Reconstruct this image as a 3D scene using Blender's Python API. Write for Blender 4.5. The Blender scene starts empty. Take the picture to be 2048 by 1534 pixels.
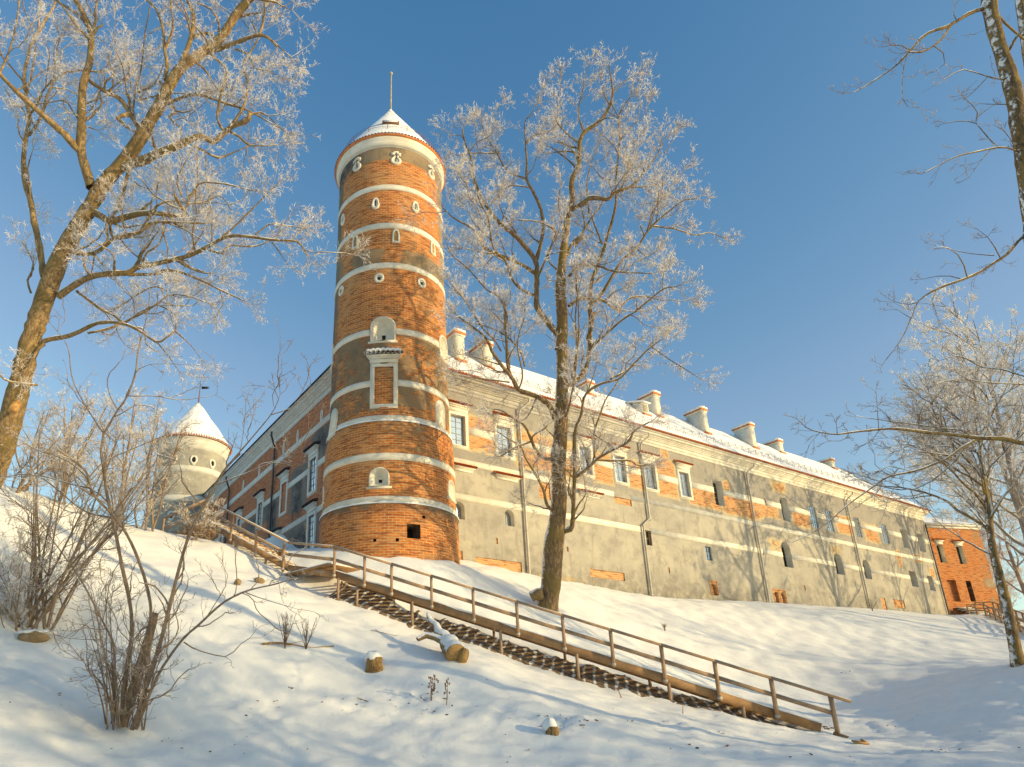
import bpy, bmesh, math, random
import numpy as np
from mathutils import Vector, Matrix
rnd=random.Random(7); rng=np.random.default_rng(11)
SC=bpy.context.scene; COL=SC.collection
# ---------------------------------------------------------------- camera
PX,PY,FOC,CZ=853.7,963.17,1339.29,1.6          # principal point / focal length in photo pixels, eye height
CM=np.array([[.999867534,.0162761712,0.],[.00526979441,-.323730703,.946134589],[-.0153994485,.946009259,.323773592]])
cd=bpy.data.cameras.new('camera'); cam=bpy.data.objects.new('camera',cd); COL.objects.link(cam)
cd.sensor_fit='HORIZONTAL'; cd.sensor_width=36; cd.lens=FOC/2048*36
cd.shift_x=(1024-PX)/2048; cd.shift_y=(PY-767)/2048
cd.clip_start=.1; cd.clip_end=3000
_r=CM@np.array([1,0,0]); _u=CM@np.array([0,1,0]); _f=CM@np.array([0,0,1])
cam.matrix_world=Matrix(((_r[0],_u[0],-_f[0],0),(_r[1],_u[1],-_f[1],0),(_r[2],_u[2],-_f[2],CZ),(0,0,0,1)))
SC.camera=cam
# ---------------------------------------------------------------- sky, sun, exposure
SUN_AZ,SUN_EL=115.0,12.0
W=bpy.data.worlds.new("World"); SC.world=W; W.use_nodes=True
wn=W.node_tree; bg=wn.nodes['Background']
sky=wn.nodes.new('ShaderNodeTexSky'); sky.sky_type='NISHITA'; sky.sun_disc=False
sky.sun_elevation=math.radians(SUN_EL); sky.sun_rotation=math.radians(SUN_AZ)
sky.altitude=100; sky.air_density=1.0; sky.dust_density=.6; sky.ozone_density=1.6
sep=wn.nodes.new('ShaderNodeSeparateColor'); cmb=wn.nodes.new('ShaderNodeCombineColor'); wn.links.new(sky.outputs[0],sep.inputs[0])
for i,(g_,k_) in enumerate(((1.8,1.0),(1.11,.98),(.77,1.22))):      # clear winter air: deeper overhead, paler low down
    p_=wn.nodes.new('ShaderNodeMath'); p_.operation='POWER'; p_.inputs[1].default_value=g_; q_=wn.nodes.new('ShaderNodeMath'); q_.operation='MULTIPLY'; q_.inputs[1].default_value=k_
    wn.links.new(sep.outputs[i],p_.inputs[0]); wn.links.new(p_.outputs[0],q_.inputs[0]); m_=wn.nodes.new('ShaderNodeMath'); m_.operation='MINIMUM'; wn.links.new(q_.outputs[0],m_.inputs[0]); wn.links.new(sep.outputs[i],m_.inputs[1])
    wn.links.new((m_ if i<2 else q_).outputs[0],cmb.inputs[i])
wn.links.new(cmb.outputs[0],bg.inputs[0]); bg.inputs[1].default_value=.15
sd=bpy.data.lights.new('sun','SUN'); sd.energy=2.95; sd.angle=math.radians(.55); sd.color=(1.0,.765,.39)
so=bpy.data.objects.new('sun',sd); COL.objects.link(so)
_a,_e=math.radians(SUN_AZ),math.radians(SUN_EL)
SDIR=Vector((math.sin(_a)*math.cos(_e),math.cos(_a)*math.cos(_e),math.sin(_e)))
so.rotation_euler=SDIR.to_track_quat('Z','Y').to_euler(); so.location=SDIR*120
SC.view_settings.view_transform='Standard'; SC.view_settings.look='None'; SC.view_settings.gamma=1
SC.view_settings.exposure=.68
SC.cycles.max_bounces=6; SC.cycles.diffuse_bounces=3
# ---------------------------------------------------------------- pixel geometry helpers (used only to survey the place)
def ray(px,py): return CM@np.array([(px-PX)/FOC,-(py-PY)/FOC,1.])
def at_depth(px,py,d): return ray(px,py)*d+np.array([0,0,CZ])
def at_h(px,py,D):
    r=ray(px,py); return r*(D/math.hypot(r[0],r[1]))+np.array([0,0,CZ])
def on_plane(px,py,c,n):
    r=ray(px,py); o=np.array([0,0,CZ]); t=((c-o)@n)/(r@n); return o+r*t
# ---------------------------------------------------------------- object helpers
def tag(o,label=None,cat=None,group=None,kind=None):
    if label: o['label']=label
    if cat: o['category']=cat
    if group: o['group']=group
    if kind: o['kind']=kind
    return o
def empty(name,label,cat,loc=(0,0,0),rz=0,group=None):
    o=bpy.data.objects.new(name,None); COL.objects.link(o); o.location=loc; o.rotation_euler=(0,0,rz); o.empty_display_size=.2
    return tag(o,label,cat,group)
class MB:
    def __init__(s): s.v=[];s.q=[];s.t=[];s.n=0;s.qm=[];s.tm=[];s.uv=None
    def add(s,v,q=None,t=None,m=0):
        v=np.asarray(v,float).reshape(-1,3); s.v.append(v)
        if q is not None and len(q):
            q=np.asarray(q,int).reshape(-1,4)+s.n; s.q.append(q); s.qm.append(np.full(len(q),m))
        if t is not None and len(t):
            t=np.asarray(t,int).reshape(-1,3)+s.n; s.t.append(t); s.tm.append(np.full(len(t),m))
        s.n+=len(v); return s
    def box(s,c,sz,m=0,R=None):
        x,y,z=[a/2 for a in sz]
        v=np.array([[-x,-y,-z],[x,-y,-z],[x,y,-z],[-x,y,-z],[-x,-y,z],[x,-y,z],[x,y,z],[-x,y,z]])
        if R is not None: v=v@np.asarray(R).T
        return s.add(v+np.asarray(c,float),[[0,3,2,1],[4,5,6,7],[0,1,5,4],[1,2,6,5],[2,3,7,6],[3,0,4,7]],m=m)
    def box2(s,a,b,m=0):
        a=np.asarray(a,float);b=np.asarray(b,float); return s.box((a+b)/2,np.abs(b-a),m)
    def beam(s,p,q,w,h,m=0,upv=(0,0,1)):
        p=np.asarray(p,float);q=np.asarray(q,float); d=q-p; L=np.linalg.norm(d); x=d/L
        y=np.cross(upv,x); y/=np.linalg.norm(y); z=np.cross(x,y)
        return s.box((p+q)/2,(L,w,h),m,np.array([x,y,z]).T)
    def tubes(s,P,R,k=3,m=0,cap=False):
        # P (M,K,3), R (M,K): many tubes at once
        P=np.asarray(P,float); R=np.asarray(R,float); M,K,_=P.shape
        if M==0: return s
        T=np.gradient(P,axis=1); T/=np.linalg.norm(T,axis=2,keepdims=True)+1e-9
        d=P[:,-1]-P[:,0]; d/=np.linalg.norm(d,axis=1,keepdims=True)+1e-9
        ax=np.where(np.abs(d[:,2:3])<.8,np.array([[0,0,1.]]),np.array([[1.,.3,0]]))
        A=np.cross(T,ax[:,None,:]); A/=np.linalg.norm(A,axis=2,keepdims=True)+1e-9
        B=np.cross(T,A)
        th=np.arange(k)*2*np.pi/k
        V=P[:,:,None,:]+R[:,:,None,None]*(A[:,:,None,:]*np.cos(th)[None,None,:,None]+B[:,:,None,:]*np.sin(th)[None,None,:,None])
        idx=np.arange(M*K*k).reshape(M,K,k)
        a=idx[:,:-1,:]; b=np.roll(a,-1,axis=2); c=idx[:,1:,:]; e=np.roll(c,-1,axis=2)
        s.add(V.reshape(-1,3),np.stack([a,c,e,b],-1).reshape(-1,4),m=m)
        return s
    def tube(s,P,R,k=6,m=0):
        P=np.asarray(P,float); R=np.broadcast_to(np.asarray(R,float),(len(P),))
        s.tubes(P[None],R[None],k,m); n0=s.n
        # end caps
        for e,i in ((0,0),(-1,len(P)-1)):
            ring=s.v[-1] if e==-99 else None
        return s
    def cyl(s,p,q,r0,r1=None,k=10,m=0):
        p=np.asarray(p,float);q=np.asarray(q,float); r1=r0 if r1 is None else r1
        d=q-p; L=np.linalg.norm(d); e=d/L*1e-4
        return s.tubes(np.array([[p,p+e,q-e,q]]),np.array([[1e-4,r0,r1,1e-4]]),k,m)
    def lathe(s,prof,k=96,m=0,a0=0,a1=2*math.pi,c=(0,0)):
        prof=np.asarray(prof,float); n=len(prof); full=abs(a1-a0-2*math.pi)<1e-6
        kk=k if full else k+1
        th=a0+np.arange(kk)*(a1-a0)/k
        V=np.stack([c[0]+prof[:,0:1]*np.cos(th),c[1]+prof[:,0:1]*np.sin(th),np.repeat(prof[:,1:2],kk,1)],-1)
        idx=np.arange(n*kk).reshape(n,kk)
        if full: nx=np.roll(idx,-1,axis=1)
        else: nx=idx[:,1:]; idx=idx[:,:-1]
        return s.add(V.reshape(-1,3),np.stack([idx[:-1],nx[:-1],nx[1:],idx[1:]],-1).reshape(-1,4),m=m)
    def prism(s,poly,d0,d1,fn,m=0,back=False):
        # extruded outline: poly [(a,b)], fn(a,b,d)->xyz; fan caps from the centroid
        poly=np.asarray(poly,float); n=len(poly); c=poly.mean(0)
        v=[fn(a,b,d0) for a,b in poly]+[fn(a,b,d1) for a,b in poly]+[fn(c[0],c[1],d1)]
        q=[[i,(i+1)%n,n+(i+1)%n,n+i] for i in range(n)]
        t=[[n+i,n+(i+1)%n,2*n] for i in range(n)]
        return s.add(v,q,t,m=m)
    def ring(s,outer,inner,d0,d1,fn,m=0):
        n=len(outer)
        v=[fn(a,b,d0) for a,b in outer]+[fn(a,b,d1) for a,b in outer]+[fn(a,b,d1) for a,b in inner]+[fn(a,b,d0) for a,b in inner]
        q=[]
        for i in range(n):
            j=(i+1)%n
            for L in range(3): q.append([L*n+i,L*n+j,(L+1)*n+j,(L+1)*n+i])
        return s.add(v,q,m=m)
    def build(s,name,mats,parent=None,smooth=False,attrs=None):
        me=bpy.data.meshes.new(name); V=np.concatenate(s.v) if s.v else np.zeros((0,3))
        Q=np.concatenate(s.q) if s.q else np.zeros((0,4),int); T=np.concatenate(s.t) if s.t else np.zeros((0,3),int)
        me.vertices.add(len(V)); me.vertices.foreach_set('co',V.ravel())
        nl=len(Q)*4+len(T)*3; me.loops.add(nl); me.loops.foreach_set('vertex_index',np.concatenate([Q.ravel(),T.ravel()]).astype(np.int32))
        ls=np.concatenate([np.arange(len(Q))*4,len(Q)*4+np.arange(len(T))*3]).astype(np.int32)
        me.polygons.add(len(ls)); me.polygons.foreach_set('loop_start',ls)
        mats=mats if isinstance(mats,(list,tuple)) else [mats]
        for mm in mats: me.materials.append(mm)
        mi=np.concatenate(s.qm+s.tm).astype(np.int32) if (s.qm or s.tm) else np.zeros(0,np.int32)
        me.polygons.foreach_set('material_index',mi)
        if smooth: me.polygons.foreach_set('use_smooth',np.ones(len(ls),bool))
        if attrs:
            for k,a in attrs.items():
                at=me.attributes.new(k,'FLOAT','POINT'); at.data.foreach_set('value',np.asarray(a,np.float32))
        if s.uv is not None:
            uvl=me.uv_layers.new(name='UVMap'); li=np.concatenate([Q.ravel(),T.ravel()])
            uvl.data.foreach_set('uv',np.asarray(s.uv,np.float32)[li].ravel())
        me.update(); me.validate()
        o=bpy.data.objects.new(name,me); COL.objects.link(o)
        if parent is not None: o.parent=parent
        return o
def fixnorm(o):
    bm=bmesh.new(); bm.from_mesh(o.data); bmesh.ops.recalc_face_normals(bm,faces=bm.faces[:]); bm.to_mesh(o.data); bm.free(); return o
# ---------------------------------------------------------------- materials
class NT:
    def __init__(s,name):
        s.m=bpy.data.materials.new(name); s.m.use_nodes=True; s.t=s.m.node_tree; s.b=s.t.nodes['Principled BSDF']; s.b.inputs['Specular IOR Level'].default_value=.25
    def n(s,typ,**kw):
        nd=s.t.nodes.new('ShaderNode'+typ)
        for k,v in kw.items():
            if k.startswith('_'): setattr(nd,k[1:],v)
            else: s.put(nd,k,v)
        return nd
    def put(s,nd,k,v):
        key=int(k[1:]) if (k[0]=='i' and k[1:].isdigit()) else k.replace('_',' ')
        sock=nd.inputs[key]
        if isinstance(v,bpy.types.NodeSocket): s.t.links.new(v,sock)
        elif isinstance(v,bpy.types.Node): s.t.links.new(v.outputs[0],sock)
        else: sock.default_value=v
    def math(s,op,a,b=0.,c=0.,clamp=False):
        nd=s.n('Math',_operation=op,_use_clamp=clamp)
        for i,v in enumerate((a,b,c)):
            if i<len(nd.inputs): s.put(nd,'i%d'%i,v)
        return nd.outputs[0]
    def noise(s,scale,vec=None,detail=4,rough=.55,dist=0.):
        nd=s.n('TexNoise',Scale=scale,Detail=float(detail),Roughness=rough,Distortion=dist)
        if vec is not None: s.put(nd,'Vector',vec)
        return nd.outputs[0]
    def mix(s,f,a,b):
        nd=s.n('Mix',_data_type='RGBA')
        s.put(nd,'i0',f)
        for i,v in ((6,a),(7,b)):
            if isinstance(v,tuple): v=v+(1,) if len(v)==3 else v
            s.put(nd,'i%d'%i,v)
        return nd.outputs[2]
    def step(s,x,a,b):
        nd=s.n('MapRange',_interpolation_type='SMOOTHSTEP'); s.put(nd,'i0',x); nd.inputs[1].default_value=a; nd.inputs[2].default_value=b; return nd.outputs[0]
    def obj(s): return s.n('TexCoord').outputs['Object']
    def mapv(s,vec,sc): 
        nd=s.n('Mapping'); s.put(nd,'Vector',vec); nd.inputs['Scale'].default_value=sc; return nd.outputs[0]
    def bump(s,h,strength=.3,dist=.02,normal=None):
        nd=s.n('Bump',Strength=strength,Distance=dist); s.put(nd,'Height',h)
        if normal is not None: s.put(nd,'Normal',normal)
        return nd.outputs[0]
    def done(s,col,rough=.8,nrm=None,**kw):
        if isinstance(col,tuple): col=col+(1,) if len(col)==3 else col
        s.put(s.b,'Base_Color',col); s.put(s.b,'Roughness',rough)
        if nrm is not None: s.put(s.b,'Normal',nrm)
        for k,v in kw.items(): s.put(s.b,k,v)
        return s.m
def varied(name,c1,c2,scale=3,rough=.8,bs=.25,bd=.01,bscale=40,stretch=(1,1,1)):
    t=NT(name); v=t.mapv(t.obj(),stretch)
    f=t.step(t.noise(scale,v,5),.3,.7)
    return t.done(t.mix(f,c1,c2),rough,t.bump(t.noise(bscale,v,4),bs,bd))
def snow_mat(name='snow'):
    t=NT(name); g=t.n('NewGeometry').outputs['Position']
    n1=t.noise(.9,g,5,.6); n2=t.noise(9,g,5,.65); n3=t.noise(60,g,3,.6)
    h=t.math('ADD',t.math('MULTIPLY',n1,.5),t.math('ADD',t.math('MULTIPLY',n2,.20),t.math('MULTIPLY',n3,.055)))
    c=t.mix(t.step(t.noise(1.7,g,6,.7),.35,.7),(.80,.795,.78),(.85,.84,.81))
    return t.done(c,.65,t.bump(h,.42,.16))
def wall_mat(name,pl1,pl2,pl3,br1,br2,mortar,course=.085,length=.27,mort=.014,hi=99.,ochre=(.29,.19,.10)):
    """lime plaster fallen off in patches over brickwork; patch mask in vertex attribute 'brick', stain in 'stain'"""
    t=NT(name); uv=t.n('UVMap').outputs[0]
    at=t.n('Attribute',_attribute_name='brick').outputs['Fac']; st=t.n('Attribute',_attribute_name='stain_shade').outputs['Fac']
    nb=t.math('ADD',t.math('MULTIPLY',t.noise(1.0,uv,7,.72),.85),t.math('MULTIPLY',t.noise(4.2,uv,6,.75),.6))
    bv=t.math('ADD',at,t.math('SUBTRACT',nb,.725)); m=t.step(bv,.46,.54); oc=t.math('MULTIPLY',t.step(bv,.22,.40),.75)
    wob=t.n('TexNoise',Scale=.9,Detail=3.); t.put(wob,'Vector',uv); wv=t.n('VectorMath',_operation='MULTIPLY_ADD'); t.put(wv,'i0',wob.outputs[1]); wv.inputs[1].default_value=(.09,.05,0); t.put(wv,'i2',uv)
    bt=t.n('TexBrick',_offset=.5); t.put(bt,'Vector',wv.outputs[0])
    bt.inputs['Scale'].default_value=1; bt.inputs['Mortar Size'].default_value=mort; bt.inputs['Mortar Smooth'].default_value=.3
    bt.inputs['Brick Width'].default_value=length; bt.inputs['Row Height'].default_value=course; bt.inputs['Bias'].default_value=-.15
    bt.inputs['Color1'].default_value=br1+(1,); bt.inputs['Color2'].default_value=br2+(1,); bt.inputs['Mortar'].default_value=mortar+(1,)
    fine=t.noise(14,uv,5,.7); big=t.noise(.55,uv,6,.62)
    bc=t.mix(t.step(big,.42,.68),bt.outputs[0],t.mix(.55,bt.outputs[0],(mortar[0]*.9,mortar[1]*.8,mortar[2]*.7)))
    sc_=t.mapv(uv,(1/length*.5,1/course,1)); bc=t.mix(t.math('MULTIPLY',t.step(t.noise(1.0,sc_,1,.5),.52,.62),.55),bc,(br2[0]*.42,br2[1]*.36,br2[2]*.5)); bc=t.mix(t.math('MULTIPLY',t.step(t.noise(1.3,sc_,1,.5),.60,.68),.6),bc,(br1[0]*1.15,br1[1]*1.5,br1[2]*2.2))
    bc=t.mix(t.math('MULTIPLY',t.step(fine,.55,.75),.45),bc,(br1[0]*.35,br1[1]*.35,br1[2]*.5))
    pc=t.mix(t.step(t.noise(.38,uv,6,.6),.35,.65),pl1,pl2)
    sx=t.n('SeparateXYZ'); t.put(sx,'i0',uv); up_=t.math('ADD',sx.outputs[1],t.math('MULTIPLY',t.noise(.5,uv,5,.6),2.5)); pc=t.mix(t.math('MULTIPLY',t.step(up_,hi,hi+1.2),.6),pc,(pl2[0]*.72,pl2[1]*.72,pl2[2]*.78))
    pc=t.mix(t.math('MULTIPLY',t.step(t.noise(.8,uv,7,.72),.46,.62),.62),pc,pl3)
    sv=t.mapv(uv,(2.2,.25,1)); pc=t.mix(t.math('MULTIPLY',t.step(t.noise(1.3,sv,5,.6),.52,.75),.45),pc,(pl3[0]*.7,pl3[1]*.7,pl3[2]*.7))
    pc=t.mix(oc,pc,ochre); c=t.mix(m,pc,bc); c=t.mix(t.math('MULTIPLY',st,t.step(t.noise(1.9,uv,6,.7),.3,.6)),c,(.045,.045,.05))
    h=t.math('ADD',t.math('MULTIPLY',m,-.55),t.math('ADD',t.math('MULTIPLY',t.math('MULTIPLY',bt.outputs[1],m),-.35),t.math('MULTIPLY',fine,.22)))
    return t.done(c,.9,t.bump(h,.7,.035))
def bark_mat(name,c1,c2,c3,snow_amt=.5,side=(0,0,1),frost=(.84,.83,.82)):
    t=NT(name); g=t.n('NewGeometry'); P=g.outputs['Position']; N=g.outputs['Normal']
    v=t.mapv(P,(1,1,.18)); n=t.noise(13,v,7,.75); n2=t.noise(1.1,P,6,.7); n3=t.noise(26,P,5,.7)
    c=t.mix(t.step(n,.38,.60),c1,c2); c=t.mix(t.math('MULTIPLY',t.step(n2,.46,.60),.8),c,c3); c=t.mix(t.math('MULTIPLY',t.step(n3,.52,.68),.6),c,(c2[0]*.45,c2[1]*.45,c2[2]*.5))
    dp=t.n('VectorMath',_operation='DOT_PRODUCT'); t.put(dp,'i0',N); dp.inputs[1].default_value=side
    s=t.math('ADD',dp.outputs['Value'],t.math('MULTIPLY',t.math('SUBTRACT',t.noise(7,P,6,.75),.5),1.5))
    m=t.step(s,1.05-snow_amt,1.2-snow_amt)
    c=t.mix(m,c,frost)
    h=t.math('ADD',t.math('MULTIPLY',n,.7),t.math('ADD',t.math('MULTIPLY',n3,.3),t.math('MULTIPLY',m,.6)))
    return t.done(c,.9,t.bump(h,.9,.05))
def frost_mat(name,c1,c2):
    t=NT(name); P=t.n('NewGeometry').outputs['Position']
    c=t.mix(t.step(t.noise(1.1,P,5,.75),.35,.62),c1,c2)
    return t.done(c,.75)
M={}
M['snow']=snow_mat()
M['white']=varied('white_limewash',(.74,.70,.60),(.62,.57,.46),1.6,.85,.3,.012,18)
M['white_shade']=varied('shaded_limewash',(.70,.68,.62),(.60,.58,.53),1.6,.85,.3,.012,18)  # cooler limewash copy: shade of the side wing and recesses put into the colour
M['tile']=varied('terracotta_tile',(.72,.27,.09),(.52,.17,.06),6,.8,.4,.02,25)
M['iron']=varied('rusty_iron',(.20,.10,.05),(.12,.07,.05),9,.6)
M['pipe']=varied('painted_downpipe',(.50,.47,.41),(.40,.37,.32),2,.45,.1,.005)
M['pipe_shaded_tile']=varied('grey_pipe_shaded_tile',(.10,.10,.11),(.06,.06,.07),2,.45,.1,.005)  # grey pipes; also the side-wing tiles, darkened to imitate shade
M['dark']=varied('dark_opening',(.012,.011,.01),(.025,.02,.015),3,.9)
M['frame']=varied('painted_window_frame',(.40,.36,.28),(.30,.27,.21),4,.6,.1,.004)
M['frame_dark']=varied('dark_window_frame',(.05,.055,.06),(.08,.08,.08),4,.5,.1,.004)
def glass_mat(name,c):
    t=NT(name); P=t.obj(); n=t.noise(1.3,P,3)
    return t.done(t.mix(t.step(n,.3,.7),c,tuple(a*.8 for a in c)),.08,t.bump(t.noise(3,P,2),.06,.02),Metallic=.75)
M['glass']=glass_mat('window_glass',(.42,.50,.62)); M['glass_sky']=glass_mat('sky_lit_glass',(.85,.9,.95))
M['glass_dark']=glass_mat('dark_window_glass',(.10,.10,.10))
M['wood']=varied('weathered_wood',(.42,.28,.175),(.31,.20,.12),5,.75,.4,.008,30,(1,1,1))
M['wood_warm']=varied('new_wood',(.40,.235,.11),(.27,.155,.075),2.5,.7,.4,.008,26)
M['cutwood']=varied('sawn_wood',(.50,.30,.11),(.34,.18,.06),12,.8,.4,.01,40)
M['earth']=varied('bare_earth',(.075,.045,.028),(.15,.10,.065),5,.95,.8,.05,14)
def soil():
    t=NT('bare_earth_sun_stripes'); uv=t.n('UVMap').outputs[0]; P=t.n('NewGeometry').outputs['Position']
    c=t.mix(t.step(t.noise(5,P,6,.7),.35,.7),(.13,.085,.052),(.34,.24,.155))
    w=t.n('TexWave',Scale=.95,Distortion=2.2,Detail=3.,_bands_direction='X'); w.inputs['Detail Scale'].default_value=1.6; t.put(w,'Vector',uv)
    s_=t.math('ADD',w.outputs[1],t.math('MULTIPLY',t.math('SUBTRACT',t.noise(3.5,P,6,.75),.5),2.4))  # pale stripes imitate sunlight through the tread gaps, coloured like sifted snow
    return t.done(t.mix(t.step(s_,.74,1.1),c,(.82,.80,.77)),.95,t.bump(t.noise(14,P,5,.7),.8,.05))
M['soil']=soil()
M['leaf']=varied('dry_leaf',(.22,.11,.05),(.12,.06,.03),9,.8)
def roofsnow():
    t=NT('roof_snow'); uv=t.n('UVMap').outputs[0]; P=t.n('NewGeometry').outputs['Position']
    at=t.n('Attribute',_attribute_name='thin').outputs['Fac']
    v=t.mapv(uv,(4.2,2.6,1)); vo=t.n('TexVoronoi',Scale=1.6); t.put(vo,'Vector',v)
    sp=t.math('ADD',t.math('MULTIPLY',t.noise(1.0,v,5,.7),.9),t.math('ADD',t.math('MULTIPLY',vo.outputs[0],-.35),at))
    m=t.step(sp,.62,.70)
    wv=t.n('TexWave',Scale=2.2,Distortion=.4); t.put(wv,'Vector',uv)
    c=t.mix(m,(.86,.86,.87),(.30,.13,.07))
    h=t.math('ADD',t.math('MULTIPLY',wv.outputs[1],.10),t.math('ADD',t.math('MULTIPLY',t.noise(2.2,uv,5,.65),.5),t.math('MULTIPLY',m,-.5)))
    return t.done(c,.7,t.bump(h,.35,.08))
M['roofsnow']=roofsnow()
BR1,BR2,MO=(.56,.175,.030),(.36,.098,.022),(.52,.37,.20)
M['tower']=wall_mat('tower_brick_and_plaster',(.31,.225,.135),(.22,.165,.11),(.14,.11,.08),BR1,BR2,MO,.118,.31,.016)
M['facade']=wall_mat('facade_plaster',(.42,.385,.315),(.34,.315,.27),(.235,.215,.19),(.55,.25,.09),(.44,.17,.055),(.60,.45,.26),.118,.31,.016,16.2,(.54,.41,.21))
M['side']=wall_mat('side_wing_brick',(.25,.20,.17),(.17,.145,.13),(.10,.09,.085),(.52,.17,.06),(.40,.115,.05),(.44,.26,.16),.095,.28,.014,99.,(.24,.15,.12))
M['far']=wall_mat('far_tower_plaster',(.42,.38,.29),(.33,.305,.25),(.23,.215,.19),BR1,BR2,MO)
M['ruin']=wall_mat('worn_red_brick',(.45,.36,.24),(.40,.30,.2),(.3,.2,.13),(.55,.19,.045),(.42,.12,.035),(.48,.30,.15),.12,.32)
# ---------------------------------------------------------------- survey of the place
DT=31.5; TWR=at_h(779,1115,DT); TX,TY=TWR[0],TWR[1]
CORN=at_h(715,960,33.5); CORN=np.array([CORN[0],CORN[1],0.])
AR,AL=math.radians(57.688),math.radians(-32.312)
HR=np.array([math.sin(AR),math.cos(AR),0]); NR=np.array([HR[1],-HR[0],0])
HL=np.array([-math.sin(AL),-math.cos(AL),0]); NL=np.array([HL[1],-HL[0],0])      # local +X of the side wing runs towards the corner
def fac(px,py,c=CORN,h=HR,n=NR,off=0.):
    p=on_plane(px,py,c+n*off,n); return (p-c)@h,p[2]
def facL(px,py,off=0.): return fac(px,py,CORN,HL,NL,off)
def faz(px,py,off=0): return fac(px,py,off=off)
# stairs line (handrail top), from the railing posts
S_P=np.array([-1.31,24.04,6.69]); S_Q=np.array([10.13,20.82,2.40]); S_D=(S_Q-S_P)/np.linalg.norm(S_Q-S_P)
S_H=np.array([S_D[0],S_D[1],0]); S_H/=np.linalg.norm(S_H); S_N=np.array([-S_H[1],S_H[0],0])   # S_N points away from the eye
def on_stair(px,py): return on_plane(px,py,S_P,-S_N)
# ---------------------------------------------------------------- terrain
CP=[(0,0,0),(-9,0,.1),(9,0,0),(0,6,.12),(-8,7,.3),(8,7,.1),(0,-10,-.2),(-14,-6,.2),(14,-6,-.2),(25,0,-.3),(-25,0,1.2),(40,-10,-.6),(-40,-10,2),(60,0,-.8),(0,-40,-.5),(60,-40,-.8),(-60,-40,2)]
def cph(px,py,D): CP.append(tuple(at_h(px,py,D)))
for x,y,D in ((0,1534,13.5),(500,1534,14),(1024,1534,14.5),(1600,1534,15.5),(2048,1534,17),(245,1460,15.5),(745,1338,19.2),(905,1322,19.6),(1105,1466,16),(65,1282,19.5),(55,1256,20.3),
    (0,1400,16),(500,1420,16.8),(800,1440,16.6),(300,1320,18.3),(560,1300,19.3),(480,1180,22.6),(120,1150,22.5),(300,1120,24.8),(0,968,27.5),(60,985,27.8),(140,1010,28),(210,1040,28.3),(300,1066,28.6),
    (0,1100,23),(1300,1440,18.6),(1500,1470,19.8),(1690,1475,23.6),(1850,1480,23.2),(1095,1213,30),(850,1140,29.3),(1000,1180,29.5),(1700,1400,30),(1850,1350,33),(2035,1332,30),(2048,1440,24.5),(1400,1270,36),(1700,1290,43),(1930,1280,50)): cph(x,y,D)
for x,y in ((637,1187.7),(673.6,1199),(754.8,1223.6),(908.9,1278),(1034,1319.7),(1167.5,1361.5),(1269.8,1386.8),(1432.6,1423)):
    p=on_stair(x,y); CP.append(tuple(p))
for x,y in ((683,1172),(828,1232),(942.7,1262.3),(1073.8,1305.3),(1208,1344),(1343,1385),(1466,1418)):
    CP.append(tuple(on_plane(x,y,S_P+S_N*1.5,-S_N)))
CP.append(tuple(at_h(935,1128,33.2))); CP.append(tuple(at_h(1667,1468,23.45)))
for x,y in ((640,1094),(700,1100),(740,1106),(780,1111),(820,1115),(850,1118),(880,1122),(905,1125),(917,1127)):
    p=at_h(x,y,DT-3.25*math.sqrt(max(0,1-((x-779)/139)**2))*.96); CP.append(tuple(p))
for x,y in ((935,1124),(1000,1141),(1050,1150),(1180,1172),(1297,1193),(1400,1199),(1530,1204),(1640,1212),(1735,1219),(1800,1234),(1855,1245),(1893,1243)):
    p=on_plane(x,y,CORN,NR); CP.append(tuple(p)); q=p-NR*6; CP.append((q[0],q[1],p[2]+.2))
for x,y in ((600,1092),(545,1092)):
    u,v=facL(x,y); p=CORN+HL*u; CP.append((p[0],p[1],v-.15)); 
for x in (545,585,625):
    for of in (1.2,2.6): p=on_plane(x,1095+of*3,CORN+NL*of,NL); CP.append(tuple(p))
for u,v in ((-14,8.8),(-24,8.9),(-36,9.0)):
    p=CORN+HL*u; CP.append((p[0],p[1],v)); p=p+NL*7; CP.append((p[0],p[1],v-.1))
for x,y,D in ((430,1086,29.4),(500,1124,28.),(560,1150,27.2),(620,1165,26.8),(390,1075,30.5)): cph(x,y,D)
for x,y,D in ((1940,1232,80),(2000,1215,82),(2048,1240,72),(2048,1290,55)): cph(x,y,D)
CP+=[(-25,30,9.),(-22,45,9.3),(-40,30,9.6),(-45,60,9.6),(-20,90,9),(20,60,8.5),(45,95,8.5),(0,120,9),(95,60,6),(90,30,2),(60,20,.8),(120,110,7.5),(-60,10,5),(-30,16,4.4)]
CP=np.array(CP)
def _tps(): 
    X=CP[:,:2]/30; n=len(X); d2=((X[:,None]-X[None])**2).sum(-1); K=np.where(d2>0,d2*np.log(d2+1e-12),0)+np.eye(n)*2e-4
    Pm=np.c_[np.ones(n),X]; A=np.zeros((n+3,n+3)); A[:n,:n]=K; A[:n,n:]=Pm; A[n:,:n]=Pm.T
    return np.linalg.solve(A,np.r_[CP[:,2],0,0,0])
TW=_tps()
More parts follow.
